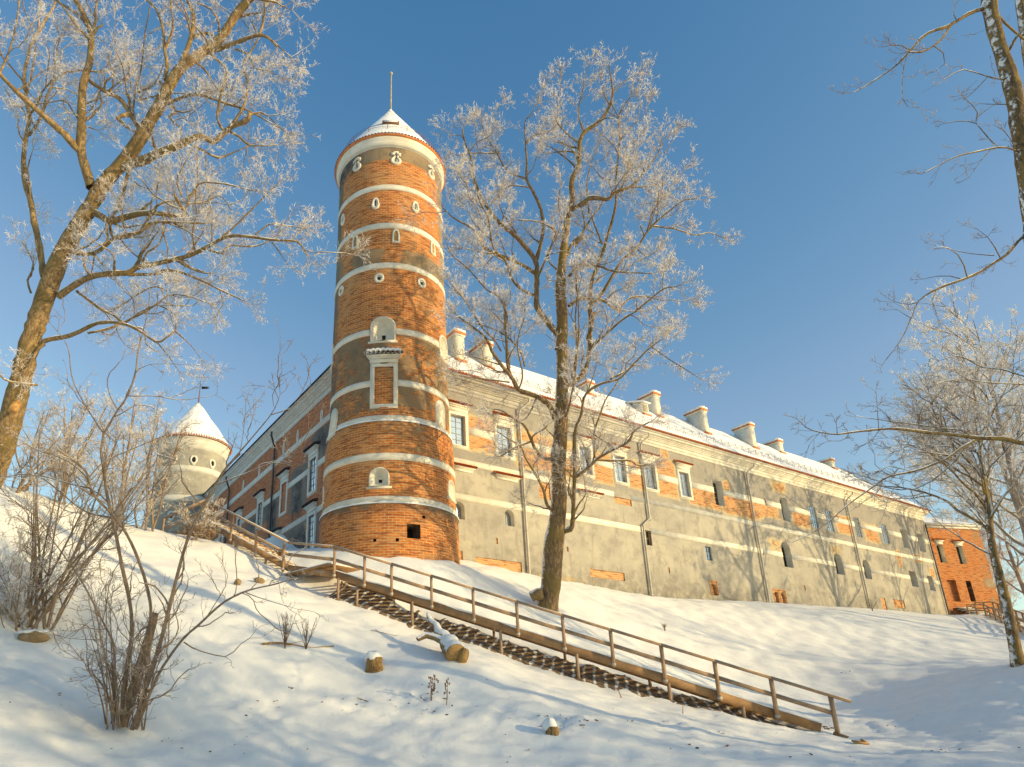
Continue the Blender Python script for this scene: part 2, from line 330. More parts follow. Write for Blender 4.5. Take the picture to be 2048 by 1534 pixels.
def terr(x,y):
    x=np.asarray(x,float);y=np.asarray(y,float); sh=x.shape
    xc=np.clip(x.ravel(),-60,120); yc=np.clip(y.ravel(),-40,125)
    Q=np.stack([xc,yc],-1)/30; out=np.empty(len(Q)); X=CP[:,:2]/30
    for i in range(0,len(Q),20000):
        q=Q[i:i+20000]; d2=((q[:,None]-X[None])**2).sum(-1); K=d2*np.log(d2+1e-12)
        out[i:i+20000]=K@TW[:len(X)]+TW[-3]+q@TW[-2:]
    out=out.reshape(sh)
    # small undulation of the snow lying over tufts and tracks
    w=.05*np.sin(x*1.7+1.3*np.sin(y*.9))*np.sin(y*1.3+.7*np.sin(x*1.1))+.03*np.sin(x*4.1+y*2.3+1.2*np.sin(y*2.1))*np.sin(y*3.7-x*.8)
    return out+w
def tz(x,y): return float(terr(np.array([x]),np.array([y]))[0])
def axis(a,b,st,lo,hi):
    c=list(np.arange(a,b+1e-6,st)); s=st
    while c[-1]<hi: s*=1.35; c.append(c[-1]+s)
    s=st
    while c[0]>lo: s*=1.35; c.insert(0,c[0]-s)
    return np.array(c)
gx=axis(-22,30,.15,-900,1100); gy=np.concatenate([axis(11,24,.12,-500,24.01)[:-1],axis(24.1,46,.25,24.05,1500)]); gy=np.unique(np.round(gy,4))
GX,GY=np.meshgrid(gx,gy); GZ=terr(GX,GY)
near=((GX>-22)&(GX<30)&(GY>9)&(GY<46))
GZ=GZ+near*(.018*np.sin(GX*9.1+2*np.sin(GY*3))*np.sin(GY*8.3+2*np.sin(GX*2.7)))
def _g(px,py,D0=9,D1=45):
    Ds=np.linspace(D0,D1,240); r=ray(px,py); r=r/math.hypot(r[0],r[1]); P=np.array([0,0,CZ])+r[None]*Ds[:,None]; h=P[:,2]-terr(P[:,0],P[:,1]); k=np.argmax(h<0) if (h<0).any() else 239; return P[k]
fr=np.random.default_rng(2)
def dent(p,r,d,rim=.35):
    i0,i1=np.searchsorted(gx,[p[0]-4*r,p[0]+4*r]); j0,j1=np.searchsorted(gy,[p[1]-4*r,p[1]+4*r])
    if i1-i0<2 or j1-j0<2: return
    q=((GX[j0:j1,i0:i1]-p[0])**2+(GY[j0:j1,i0:i1]-p[1])**2)/r**2; GZ[j0:j1,i0:i1]+=-d*np.exp(-q)+rim*d*np.exp(-(np.sqrt(q)-1.7)**2*3)
for x0,y0,x1,y1,n,sp in ((620,1410,1320,1450,110,9),(1320,1450,1700,1472,40,8),(1690,1450,1960,1480,50,12),(330,1375,620,1440,50,22),(830,1395,1160,1460,60,14),(0,1500,2048,1520,70,26),(560,1180,700,1250,12,14),(380,1560,1200,1440,26,8),(1300,1445,1560,1520,40,18)):
    for k in range(n):
        f=fr.random(); p=_g(x0+(x1-x0)*f+fr.normal()*6,y0+(y1-y0)*f+fr.normal()*sp); dent(p,fr.uniform(.07,.17),fr.uniform(.012,.045))
for k in range(500):
    p=np.array([fr.uniform(-14,24),fr.uniform(11,40)]); dent(p,fr.uniform(.10,.5),fr.uniform(-.03,.02),0)
mb=MB(); ix=np.arange(GX.size).reshape(GX.shape)
mb.add(np.stack([GX,GY,GZ],-1).reshape(-1,3),np.stack([ix[:-1,:-1],ix[:-1,1:],ix[1:,1:],ix[1:,:-1]],-1).reshape(-1,4))
o=mb.build('ground',M['snow'],smooth=True); tag(o,'snow covered ground rising as a steep slope to the castle','snow ground',kind='structure')
# ---------------------------------------------------------------- walls with openings, flat or round
def wall(name,mat,parent,fn,U,V,du,dv,openings,brick,stain_shade=None,wrap=False,uvs=1.):
    """fn(u,v,d)->xyz ; openings: dicts u0,u1,v0,v1,arch(height of the arch in v),depth,splay,mat ; returns wall object"""
    us=set(np.round(np.linspace(U[0],U[1],max(2,int(round((U[1]-U[0])/du))+1)),4)); vs=set(np.round(V if len(V)>2 else np.linspace(V[0],V[1],max(2,int(round((V[1]-V[0])/dv))+1)),4))
    for q in openings: us|={round(q['u0'],4),round(q['u1'],4)}; vs|={round(q['v0'],4),round(q['v1'],4)}
    def clean(s,keep):
        s=sorted(s); out=[s[0]]
        for a in s[1:]:
            if a-out[-1]<1e-3: continue
            out.append(a)
        return np.array(out)
    us=clean(us,None); vs=clean(vs,None)
    UU,VV=np.meshgrid(us,vs); Vt=np.array([[fn(u,v,0) for u in us] for v in vs]).reshape(-1,3)
    idx=np.arange(UU.size).reshape(UU.shape)
    uc=(us[:-1]+us[1:])/2; vc=(vs[:-1]+vs[1:])/2; keep=np.ones((len(vc),len(uc)),bool)
    for q in openings:
        keep&=~((uc[None]>q['u0'])&(uc[None]<q['u1'])&(vc[:,None]>q['v0'])&(vc[:,None]<q['v1']))
    qd=np.stack([idx[:-1,:-1],idx[:-1,1:],idx[1:,1:],idx[1:,:-1]],-1)[keep]
    mb=MB(); mb.add(Vt,qd)
    UVs=[np.stack([UU.ravel()*uvs,VV.ravel()],-1)]
    for q in openings:
        a=q.get('arch',0)
        if a>0:
            n=8; um=(q['u0']+q['u1'])/2; hw=(q['u1']-q['u0'])/2
            th=np.linspace(math.pi,0,n+1); xs=um+hw*np.cos(th); zs=q['v1']-a+a*np.sin(th)
            v=[fn(x,z,0) for x,z in zip(xs,zs)]+[fn(x,q['v1'],0) for x in xs]
            mb.add(v,[[i,i+1,n+2+i,n+1+i] for i in range(n)]); UVs.append(np.array([(x*uvs,z) for x,z in zip(xs,zs)]+[(x*uvs,q['v1']) for x in xs]))
    mb.uv=np.concatenate(UVs)
    bk=[brick(u,v) for u,v in mb.uv/np.array([uvs,1])]; stn=[stain_shade(u,v) if stain_shade else 0 for u,v in mb.uv/np.array([uvs,1])]
    return mb.build(name,mat,parent,attrs={'brick':bk,'stain_shade':stn},smooth=wrap)
def outline(q,n=8,shr=0.):
    a=q.get('arch',0); u0,u1,v0,v1=q['u0']+shr,q['u1']-shr,q['v0']+shr,q['v1']-shr
    if a<=0: return [(u0,v0),(u1,v0),(u1,v1),(u0,v1)]
    um=(u0+u1)/2; hw=(u1-u0)/2; th=np.linspace(0,math.pi,n+1)
    return [(u0,v0),(u1,v0)]+[(um+hw*math.cos(t),v1-a+a*math.sin(t)) for t in th]
def reveal(mb,q,fn,depth,splay=0.,m=0,back=None):
    o1=outline(q); o2=outline(q,shr=splay); n=len(o1)
    v=[fn(a,b,0) for a,b in o1]+[fn(a,b,-depth) for a,b in o2]
    mb.add(v,[[i,(i+1)%n,n+(i+1)%n,n+i] for i in range(n)],m=m)
    c=np.mean(o2,0); 
    if back is not None:
        mb.add([fn(a,b,-depth) for a,b in o2]+[fn(c[0],c[1],-depth)],None,[[i,(i+1)%n,n] for i in range(n)],m=back)
def blob(cu,cv,ru,rv,amp=1.):
    return lambda u,v: amp*max(0,1-max(abs(u-cu)/ru,abs(v-cv)/rv)**2.2)
def flat(u,v,d): return (u,-d,v)
# ---------------------------------------------------------------- long wing
Z_E=faz(1144,814.2,off=.62)[1]; Z_CB=faz(897.6,775.3)[1]
U_END=faz(1893,1235)[0]
EAVE=[faz(x,y,.62)[1] for x,y in ((896,743),(1144,814),(1439,900),(1743,989),(1855,1022))]; Z_E=float(np.mean(EAVE))
def bandv(pts): return float(np.mean([faz(x,y)[1] for x,y in pts]))
B1T=bandv(((935.7,853.4),(1254,929.5),(1400,968.5),(1556,1009))); B2T=bandv(((906,913),(1026,939),(1379,1013),(1536,1050),(1740,1094),(1855,1120)))
B3T=bandv(((908,986),(1040,1010),(1280,1051),(1509,1095.5),(1740,1137),(1875,1161)))
print('eave',EAVE,'cb',Z_CB,'bands',B1T,B2T,B3T,'Uend',U_END)
# ---------------------------------------------------------------- castle wings
Z_E,Z_CB,WOFF=20.8,20.08,.62
RSL=(26.1-Z_E)/(4.5+WOFF)
def scallop(mb,fn,u0,u1,d,z,st=.22,r=.055,dep=.30,m=0):
    n=int((u1-u0)/st)
    P=np.array([[fn(u0+(i+.5)*st,z,d),fn(u0+(i+.5)*st,z+dep*RSL,d-dep)] for i in range(n)])
    mb.tubes(P,np.full((n,2),r),6,m)
def window(par,u0,u1,v0,v1,fn=flat,style='framed',arch=0.,depth=.22,sur=.17,hood=True,rows=5,cols=2,mats=('white','frame','glass'),label=None):
    """u0..v1 = the opening in the wall; returns nothing; builds window > pane, frame, hood"""
    q=dict(u0=u0,u1=u1,v0=v0,v1=v1,arch=arch)
    mb=MB(); reveal(mb,q,fn,depth,.0 if style!='deep' else .03)
    if sur>0:
        a=outline(q); b=[(x,y) for x,y in outline(dict(u0=u0-sur,u1=u1+sur,v0=v0-sur,v1=v1+sur,arch=arch+sur if arch else 0))]
        mb.ring(b,a,-.02,.055,fn); mb.ring([(x,y) for x,y in outline(dict(u0=u0-sur-.05,u1=u1+sur+.05,v0=v0-sur-.05,v1=v1+sur+.05,arch=arch+sur+.05 if arch else 0))],b,-.02,.028,fn)
    w=fixnorm(mb.build('window',M[mats[0]],par)); 
    if label: w['label']=label
    mb=MB(); o2=outline(q); c=np.mean(o2,0); n=len(o2)
    mb.add([fn(a,b,-depth+.03) for a,b in o2]+[fn(c[0],c[1],-depth+.03)],None,[[i,(i+1)%n,n] for i in range(n)]); mb.build('pane',M[mats[2]],w)
    mb=MB(); fw=.032; dd=(-depth+.032,-depth+.055)
    def bar(a0,b0,a1,b1): mb.prism([(a0,b0),(a1,b0),(a1,b1),(a0,b1)],dd[0],dd[1],fn)
    ring_o=o2; ring_i=outline(q,shr=fw); mb.ring(ring_o,ring_i,dd[0],dd[1]+.01,fn)
    for i in range(1,cols):
        x=u0+(u1-u0)*i/cols; t=.022 if cols==2 else .010; bar(x-t,v0+fw,x+t,v1-fw-(arch*.15))
    for j in range(1,rows):
        y=v0+(v1-v0)*j/rows; bar(u0+fw,y-.009,u1-fw,y+.009)
    fixnorm(mb.build('frame',M[mats[1]],w))
    if hood:
        hood_on(w,u0-sur,u1+sur,v1+sur+.03,fn,mats[0])
    return w
def hood_on(w,u0,u1,z,fn,mat,h=.42,name='hood',tile='tile'):
    if mat=='white_shade': tile='pipe_shaded_tile'  # terracotta swapped for dark grey: shade painted onto the side-wing hoods
    mb=MB(); um=.12
    for a,b,o in ((0,.6,.05),(.6,.8,.13),(.8,1,.22)):
        mb.prism([(u0-o*.6,z+h*a),(u1+o*.6,z+h*a),(u1+o*.6,z+h*b),(u0-o*.6,z+h*b)],-.02,o+.02,fn)
    # row of curved tiles on top
    n=int((u1-u0+.4)/.17); us=np.linspace(u0-.15,u1+.15,n)
    P=np.array([[fn(x,z+h+.05,.34),fn(x,z+h+.19,-.02)] for x in us]); mb.tubes(P,np.full((n,2),.075),6,1)
    fixnorm(mb.build(name,[M[mat],M[tile]],w))
def downpipe(par,u,ztop,zbot,mat,jog=None,top=True,d=.16,shift=0.):
    P=[]
    if top: P+=[(u+.55,-(WOFF+.02),ztop+.55),(u+.5,-(WOFF+.0),ztop+.28),(u+.05,-(d+.1),ztop-.15)]
    P+=[(u,-d,ztop-.45)]
    if jog: P+=[(u,-d,jog[0]),(u+jog[2],-d,jog[1])]; u=u+jog[2]
    P+=[(u,-d,zbot)]
    mb=MB(); mb.tube(P,.075,8)
    zz=zbot+1.
    while zz<ztop-1:
        mb.cyl((u if (not jog or zz<jog[1]) else u-jog[2],-d,zz-.03),(u if (not jog or zz<jog[1]) else u-jog[2],-d,zz+.03),.095,k=8); zz+=2.2
    return fixnorm(mb.build('downpipe',M[mat],par,smooth=True))
wing=empty('castle_wing','long plastered castle wing with white bands and snowy roof beside the tower','castle',tuple(CORN),math.pi/2-AR)
UE=66.7
ups=[(6.02,7.1),(9.48,10.66),(16.5,17.55),(19.84,20.92),(22.84,24.05),(26.74,27.86)]
opn=[dict(u0=a,u1=b,v0=16.46,v1=18.4) for a,b in ups]
deep=[(30.77,31.93,16.36,18.45),(39.8,40.9,16.3,18.4),(60.65,61.95,16.3,18.28),(64.08,65.4,16.3,18.25)]
flu=[(44.2,45.25),(46.75,47.8),(51.68,52.72),(56.72,57.88)]
opn+=[dict(u0=a,u1=b,v0=c,v1=d) for a,b,c,d in deep]+[dict(u0=a,u1=b,v0=16.34,v1=18.28) for a,b in flu]
low=[(6.12,6.85,11.9,12.95,.36),(9.8,10.5,11.96,12.98,.35),(22.08,22.75,12.18,13.24,0),(28.56,29.3,11.78,12.84,0),(38.65,39.95,12.25,14.4,.6),(46.65,47.95,12.38,14.3,.6),(51.5,52.7,12.4,14.2,.55),(60.3,61.7,12.4,13.95,0),(64.05,65.2,12.3,13.8,0)]
opn+=[dict(u0=a,u1=b,v0=c,v1=d,arch=e) for a,b,c,d,e in low]
pan=[(7.5,10.86,9.12,9.82),(16.46,19.6,9.46,9.98),(19.43,21.12,14.79,15.27),(12.66,13.6,14.1,15.2),(55.6,57.8,10.05,10.8),(53.35,54.2,9.6,10.8),(6.35,6.62,9.2,10.05),(6.0,6.2,10.9,11.25),(9.0,9.16,10.75,11.1),(24.1,24.25,10.4,10.8),(14.6,14.75,10.9,11.2),(37.5,37.66,17.3,17.9),(63.2,64.4,9.0,9.8),(35.9,36.02,12.9,13.2),(40.9,41.1,10.5,10.9)]
opn+=[dict(u0=a,u1=b,v0=c,v1=d) for a,b,c,d in pan]
nic=[(28.42,29.4,9.2,10.3),(36.28,38.1,9.15,10.3)]
opn+=[dict(u0=a,u1=b,v0=c,v1=d) for a,b,c,d in nic]
bl=[blob(8.3,17.5,1.3,1.5,.75),blob(13.5,17.2,3.2,1.7,.7),blob(18.6,17.2,1.3,1.5,.7),blob(21.9,17.3,1.1,1.4,.75),blob(25.2,17.6,1.5,1.9,.75),blob(25.4,19.4,.5,.9,.7),blob(29.2,16.7,2.2,1.0,.75),blob(34,16.6,3.4,1.05,.8),blob(32.5,17.9,.6,1.0,.75),blob(38,16.9,1.7,.8,.65),blob(42.6,16.9,1.7,1.1,.75),
    blob(49.8,17.2,1.8,1.2,.7),blob(54.6,17.,1.8,1.2,.65),blob(58.9,15.5,.8,.5,.6),blob(63,15.4,1.2,.6,.6),blob(40,19.3,1.5,.8,.5),blob(65.5,14.2,.7,.7,.6),blob(59,14.6,.6,.7,.65),blob(10,9.0,8,.45,.22),blob(30,9.1,20,.35,.2),blob(64,8.8,4,1.0,.55),blob(38,13.9,1.4,.9,.4),blob(47.2,14.6,1.2,.6,.45),blob(4.5,18.2,1.4,1.2,.6)]
def fbrick(u,v): return max(-.1,min(.78,1.25*sum(b(u,v) for b in bl)))
def fst(u,v): return .38*max(0,1-(v-9.3)/1.6) if v<10.9 else 0
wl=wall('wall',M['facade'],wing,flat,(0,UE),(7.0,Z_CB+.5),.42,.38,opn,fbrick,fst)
mb=MB()
for q in opn[-len(pan)-len(nic):-len(nic)]:
    p=MB(); reveal(p,q,flat,.07,0,0); o_=outline(q); 
    p.add([flat(a,b,-.07) for a,b in o_],[[0,1,2,3]]); p.uv=np.concatenate([np.array([(a,b) for a,b in o_]*2),np.array(o_)])
    fixnorm(p.build('brick_panel',M['facade'],wing,attrs={'brick':np.full(p.n,1.2),'stain_shade':np.zeros(p.n)}))
for a,b,c,d in nic:
    cols=1 if b-a<1.3 else 2; w=(b-a)/cols
    p=MB(); pu=[]
    p.ring([(a,c),(b,c),(b,d),(a,d)],[(a+.07,c),(b-.07,c),(b-.07,d-.1),(a+.07,d-.1)],-.06,.01,flat)
    for k in range(cols):
        q=dict(u0=a+k*w+.16,u1=a+(k+1)*w-.16,v0=c,v1=d-.25,arch=.34)
        big=[(a+k*w+.02,c),(a+(k+1)*w-.02,c)]+[(min(max(x,a+k*w+.02),a+(k+1)*w-.02),d-.05) for x in [a+(k+1)*w]*3+list(np.linspace(a+(k+1)*w,a+k*w,3))+[a+k*w]*3]
        p.ring(big,outline(q),-.25,-.03,flat); o_=outline(q); p.prism(o_,-.3,-.22,flat)
    p.uv=np.array([(x[0],x[2]) for x in np.concatenate(p.v)])
    fixnorm(p.build('brick_niche',M['facade'],wing,attrs={'brick':np.full(p.n,1.2),'stain_shade':np.zeros(p.n)}))
for i,(a,b) in enumerate(ups): window(wing,a,b,16.46,18.4)
for a,b,c,d in deep: window(wing,a,b,c,d,style='deep',depth=.55,sur=0,hood=False,rows=5,cols=2,mats=('white','frame','glass_dark'))
for a,b in flu: window(wing,a,b,16.34,18.28,depth=.12,sur=.0,hood=False,rows=6,cols=3)
for i,(a,b,c,d,e) in enumerate(low):
    window(wing,a,b,c,d,arch=e,depth=(.4,.4,.25,.18,.55,.55,.5,.6,.6)[i],sur=0,hood=False,rows=(2,2,2,3,2,2,2,2,2)[i],cols=2,mats=('wood' if i in(2,) else 'white','frame' if i!=3 else 'frame_dark','glass' if i in (0,1,3) else 'dark'))
for k,(a,b) in enumerate(((6.2,7.45),(9.3,10.9),(16.25,17.9))):
    hood_on(wing,a,b,14.82,flat,'white',.24,'tiled_ledge')
def band(par,u0,u1,vt,h,mat,gaps=(),d=.025):
    xs=[u0]+[g for gp in gaps for g in gp]+[u1]
    for a,b in zip(xs[::2],xs[1::2]):
        if b-a>.05: mb=MB(); mb.box2((a,.02,vt-h),(b,-d,vt)); mb.build('white_band',M[mat],par)
def gaps_for(vt,h,extra=.0):
    g=[]
    for a,b in ups:
        if 16.2<vt<18.7: g.append((a-.23,b+.23))
    for q in opn:
        if q['v0']<vt and q['v1']>vt-h and not any(abs(q['u0']-.23-x[0])<.3 for x in g): g.append((q['u0']-.01,q['u1']+.01))
    return sorted(g)
for vt,h in ((17.77,.48),(15.61,.36),(13.43,.40)): band(wing,0,UE,vt,h,'white',gaps_for(vt,h))
mb=MB()   # cornice, several mouldings
for z0,z1,o_ in ((Z_CB-.22,Z_CB-.02,.05),(Z_CB-.02,Z_CB+.24,.09),(Z_CB+.24,Z_CB+.34,.17),(Z_CB+.34,Z_CB+.44,.24),(Z_CB+.44,Z_CB+.54,.34),(Z_CB+.54,Z_CB+.66,.50)): mb.box2((-.5,.05,z0),(UE+o_,-o_,z1))
mb.build('cornice',M['white'],wing)
# roof with snow, hipped far end
def roofz(d): return Z_E+(WOFF-d)*RSL     # d outward offset from the facade plane (negative = back)
def roof(par,u0,u1,hip,name,thin=0.,tile=True,u0r=None,RID=61.2,SL=None):
    SL=SL or RSL; roofz=lambda d: Z_E+(WOFF-d)*SL
    mb=MB(); nu=max(8,int((u1-u0)/1.)); nd=10; u0r=u0 if u0r is None else u0r
    V=[];uvs=[];th=[]
    for j in range(nd+1):
        t=j/nd; d=WOFF+.05-(4.5+WOFF+.05)*t; ue=u1+(hip and (WOFF-(WOFF+u1-RID)*t)); us=u0+(u0r-u0)*t
        for i in range(nu+1):
            u=us+(ue-us)*i/nu; w=.04*math.sin(u*2.1+j*1.7)*math.sin(j*.9+u*.7)*(0<t<1)
            V.append((u,-d,roofz(d)+.10+w)); uvs.append((u,t*6)); th.append(thin+.25*max(0,1-t*7)+.06*math.sin(u*.8+3*t))
    ix=np.arange((nd+1)*(nu+1)).reshape(nd+1,nu+1)
    mb.add(V,np.stack([ix[:-1,:-1],ix[:-1,1:],ix[1:,1:],ix[1:,:-1]],-1).reshape(-1,4))
    # back slope and hip
    zr=roofz(-4.5)+.1; ue=u1+(WOFF if hip else 0); ur=RID if hip else u1
    k=[(u0r,4.5,zr),(ur,4.5,zr),(ue,9.62,Z_E+.1),(u0r,9.62,Z_E+.1),(ue,-WOFF-.05,Z_E+.06)]; uvs+=[(x,3) for x,_,_ in k]; th+=[thin]*5
    mb.add(k,[[0,1,2,3]],[[4,2,1]]); mb.uv=np.array(uvs)
    r=mb.build(name,M['roofsnow'],par,attrs={'thin':np.array(th)},smooth=False)
    e=MB(); e.box2((u0,-WOFF-.02,Z_E-.03),(u1+(hip and WOFF),-.1,Z_E+.055)); 
    e.build('soffit',M['white'] if tile else M['white_shade'],r)
    e=MB(); scallop(e,flat,u0,u1+(hip and WOFF),WOFF+.12,Z_E+.03); fixnorm(e.build('tile_edge',M['tile' if tile else 'pipe_shaded_tile'],r))  # side-wing eave tiles coloured dark, their shade painted in
    return r
rf=roof(wing,-.6,UE,True,'roof',-.02,u0r=4.5)
mb=MB(); gd=MB()     # snow guard: brackets and three wires
us=np.arange(.5,UE-1,.95); d=-.55; zb=roofz(d)+.1
P=np.concatenate([[[(u-.16,-d,zb),(u,-d+.0,zb+.5)],[(u+.16,-d,zb),(u,-d+.0,zb+.5)],[(u,-d+.45,zb+.45*RSL),(u,-d,zb+.5)]] for u in us]); gd.tubes(P,np.full((len(P),2),.012),4)
for h in (.18,.33,.48): gd.tubes(np.array([[(0,-d,zb+h),(UE-1,-d,zb+h)]]),np.full((1,2),.007),4)
gd.build('snow_guard',M['iron'],rf)
def chimney(px,py,ptop,dep=1.6,wid=.75,cap=True):
    c0=CORN+NR*WOFF; c0=np.array([c0[0],c0[1],Z_E+.1]); nn=NR*RSL+np.array([0,0,1.]); p=on_plane(px,py,c0,nn)
    u=(p-CORN)@HR; d=(p-CORN)@NR; zt=at_h(px,ptop,math.hypot(p[0],p[1]))[2]
    mb=MB(); z0=roofz(d)-.6
    mb.box2((u,-d,z0),(u+wid,-d+dep,zt))
    if cap:
        o_=.06; mb.box2((u-o_,-d-o_,zt-.02),(u+wid+o_,-d+dep+o_,zt+.1)); o_=.10
        mb.box2((u-o_,-d-o_,zt+.1),(u+wid+o_,-d+dep+o_,zt+.17),1)
        n=int((dep+.3)/.2)
        for yy in np.linspace(-d-.06,-d+dep+.06,n): mb.tubes(np.array([[(u-.12,yy,zt+.19),(u+wid/2,yy,zt+.26),(u+wid+.12,yy,zt+.19)]]),np.full((1,3),.075),6,1)
        mb.box((u+wid/2,-d+dep/2,zt+.34),(wid+.16,dep+.2,.22),2); mb.box((u+wid/2,-d+dep/2,zt+.46),(wid*.5,dep+.1,.14),2)
    else:
        mb.add([(u-.15,-d-.2,zt-.05),(u+wid+.15,-d-.2,zt-.05),(u+wid+.15,-d+dep,zt+.5),(u-.15,-d+dep,zt+.5),(u-.15,-d-.2,zt+.05),(u+wid+.15,-d-.2,zt+.05),(u+wid+.15,-d+dep,zt+.6),(u-.15,-d+dep,zt+.6)],[[0,3,2,1],[4,5,6,7],[0,1,5,4],[1,2,6,5],[2,3,7,6],[3,0,4,7]],m=2)
        for k in range(5): mb.box((u+wid/2,-d-.02,zt-.75+k*.13),(wid*.7,.05,.05),3)
    mb.box2((u-.1,-d-.16,roofz(d)-.05),(u+wid+.1,-d-.02,roofz(d)+.15),1)
    return mb.build('chimney' if cap else 'roof_vent',[M['white'],M['tile'],M['snow'],M['frame']],rf)
for a in ((911.3,718.6,668),(968.5,732.3,690),(1175.6,787.4,768),(1312.6,830.4,789),(1409,864.8,820),(1506,894.5,851),(1559.8,904,884),(1664,935.5,922)): chimney(*a)
chimney(1285.4,827.3,803,1.5,.8,False)
for u,j in ((11.28,None),(22.62,(14.1,13.55,-.78)),(35.33,None),(50.77,None)): downpipe(wing,u,19.95,8.6,'pipe',j)
downpipe(wing,66.45,19.9,8.8,'pipe_shaded_tile',top=False)
mb=MB(); mb.box2((UE,.05,7),(UE-.02,9,Z_E)); mb.build('end_wall',M['white'],wing)
# ---------------------------------------------------------------- side wing (shaded)
sw=empty('castle_side_wing','shaded red brick castle wing running back left behind the round tower','castle',tuple(CORN),math.pi/2-math.radians(147.688))
UL=-42.
wls=[(-6.72,-5.68,14.3,16.42),(-16.45,-15.5,14.3,16.2),(-6.55,-5.6,10.7,12.75),(-12.4,-11.5,10.6,12.4),(-21.5,-20.6,14.3,16.2),(-26.5,-25.6,14.3,16.2)]
sop=[dict(u0=a,u1=b,v0=c,v1=d) for a,b,c,d in wls]
bp=(-11.62,-10.62,14.2,16.3); sop.append(dict(u0=bp[0],u1=bp[1],v0=bp[2],v1=bp[3]))
def sbrick(u,v):
    if v>18.2: return .9
    r=.78+.2*math.sin(u*.35+1)
    for c,d,a,b in ((-8.6,15.2,1.6,1.6),(-5.2,17,1.6,1.1),(-8,11.5,3.3,1.3),(-14,15.1,2.2,.9),(-18,14.5,1.6,1.4),(-13.2,13.5,1.0,2.2)):
        r-=1.2*max(0,1-max(abs(u-c)/a,abs(v-d)/b)**2)
    return max(0,min(.9,r))
def sst(u,v):
    r=0
    for c,d,a,b in ((-8.7,14.6,1.1,2.0),(-5.,17.4,1.3,.9),(-7.9,11.4,3,1.2),(-13.4,14.5,1.2,1.8),(-17,14.9,2,.7)): r=max(r,1.0*max(0,1-max(abs(u-c)/a,abs(v-d)/b)**2))
    return r
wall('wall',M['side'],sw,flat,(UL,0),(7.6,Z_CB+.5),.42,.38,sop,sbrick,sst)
for k,(a,b,c,d) in enumerate(wls): window(sw,a,b,c,d,sur=.18,hood=True,depth=.11,rows=5,mats=('white_shade','frame_dark','glass_sky'))
p=MB(); q=sop[-1]; o_=outline(q); reveal(p,q,flat,.06); p.add([flat(a,b,-.06) for a,b in o_],[[0,1,2,3]]); p.uv=np.array([(x[0],x[2]) for x in np.concatenate(p.v)])
fixnorm(p.build('brick_panel',M['side'],sw,attrs={'brick':np.full(p.n,1.2),'stain_shade':np.zeros(p.n)}))
p=MB(); p.ring([(bp[0]-.2,bp[2]-.2),(bp[1]+.2,bp[2]-.2),(bp[1]+.2,bp[3]+.2),(bp[0]-.2,bp[3]+.2)],o_,-.02,.05,flat); w=fixnorm(p.build('blind_window',M['white_shade'],sw)); hood_on(w,bp[0]-.2,bp[1]+.2,bp[3]+.22,flat,'white_shade')
def sg(vt,h): return sorted([(q['u0']-.22,q['u1']+.22) for q in sop if q['v0']-.2<vt and q['v1']+.2>vt-h])
for vt,h in ((18.56,.43),(16.0,.38),(13.06,.36)): band(sw,UL,0,vt,h,'white_shade',sg(vt,h))
mb=MB()
for z0,z1,o_ in ((Z_CB-.12,Z_CB+.24,.09),(Z_CB+.24,Z_CB+.34,.17),(Z_CB+.34,Z_CB+.44,.24),(Z_CB+.44,Z_CB+.54,.34),(Z_CB+.54,Z_CB+.66,.5)): mb.box2((UL,.05,z0),(.5,-o_,z1))
mb.build('cornice',M['white_shade'],sw)
for (px,py) in ((644,832),(596,873),(568,896),(519,943),(487,972)):       # pale almond shaped loops
    u,v=facL(px,py); th=np.linspace(0,2*math.pi,17)[:-1]; f=lambda s:[(u+.17*s*math.cos(t)*abs(math.cos(t))**.3,v+.48*s*math.sin(t)) for t in th]
    mb=MB(); mb.ring(f(1.),f(.55),-.02,.05,flat); fixnorm(mb.build('loop_opening',M['white_shade'],sw))
rs=roof(sw,UL,0,True,'roof',0,False,u0r=UL,RID=-4.5,SL=.28)  # unseen roof, pitched low so that sunlight reaches the far tower
for u in (-13.15,-24.15): downpipe(sw,u,19.9,8.9,'pipe_shaded_tile')
# ---------------------------------------------------------------- round tower
tw=empty('round_tower','tall round brick tower with white bands and a snowy cone roof','tower',(TX,TY,0),0)
PROF=[(6.8,3.40),(8.7,3.36),(10.26,3.33),(10.34,3.24),(13.6,3.22),(14.28,3.14),(14.40,3.04),(16,3.03),(19.6,3.03),(25,2.96),(30.6,2.94)]
PZ=[p[0] for p in PROF]; PR=[p[1] for p in PROF]
def tr(z): return float(np.interp(z,PZ,PR))
A0=math.atan2(-TY,-TX)         # local angle that faces the eye
def tf(u,v,d): a=A0+u/3.0; r=tr(v)+d; return (r*math.cos(a),r*math.sin(a),v)   # u in metres to the RIGHT as seen from the eye
def thit(px,py):
    r=ray(px,py); o=np.array([0,0,CZ]); R=3.1
    for _ in range(5):
        a=r[0]**2+r[1]**2; b=2*(r[0]*(o[0]-TX)+r[1]*(o[1]-TY)); c=(o[0]-TX)**2+(o[1]-TY)**2-R*R; D=max(0,b*b-4*a*c); t=(-b-math.sqrt(D))/(2*a); p=o+r*t; R=tr(p[2])
    th=math.atan2(p[1]-TY,p[0]-TX)-A0; th=(th+math.pi)%(2*math.pi)-math.pi
    return th*3.0,p[2]
def rect(l,t,r_,b):
    u0,_=thit(l,(t+b)/2); u1,_=thit(r_,(t+b)/2); m=(l+r_)/2; return u0,u1,thit(m,b)[1],thit(m,t)[1]
top=[]
u0,u1,v0,v1=rect(740,636,793,680); N1=dict(u0=u0+.1,u1=u1-.12,v0=v0,v1=v1,arch=.42)
u0,u1,v0,v1=rect(741,937,776,971); N2=dict(u0=u0,u1=u1,v0=v0,v1=v1,arch=.38)
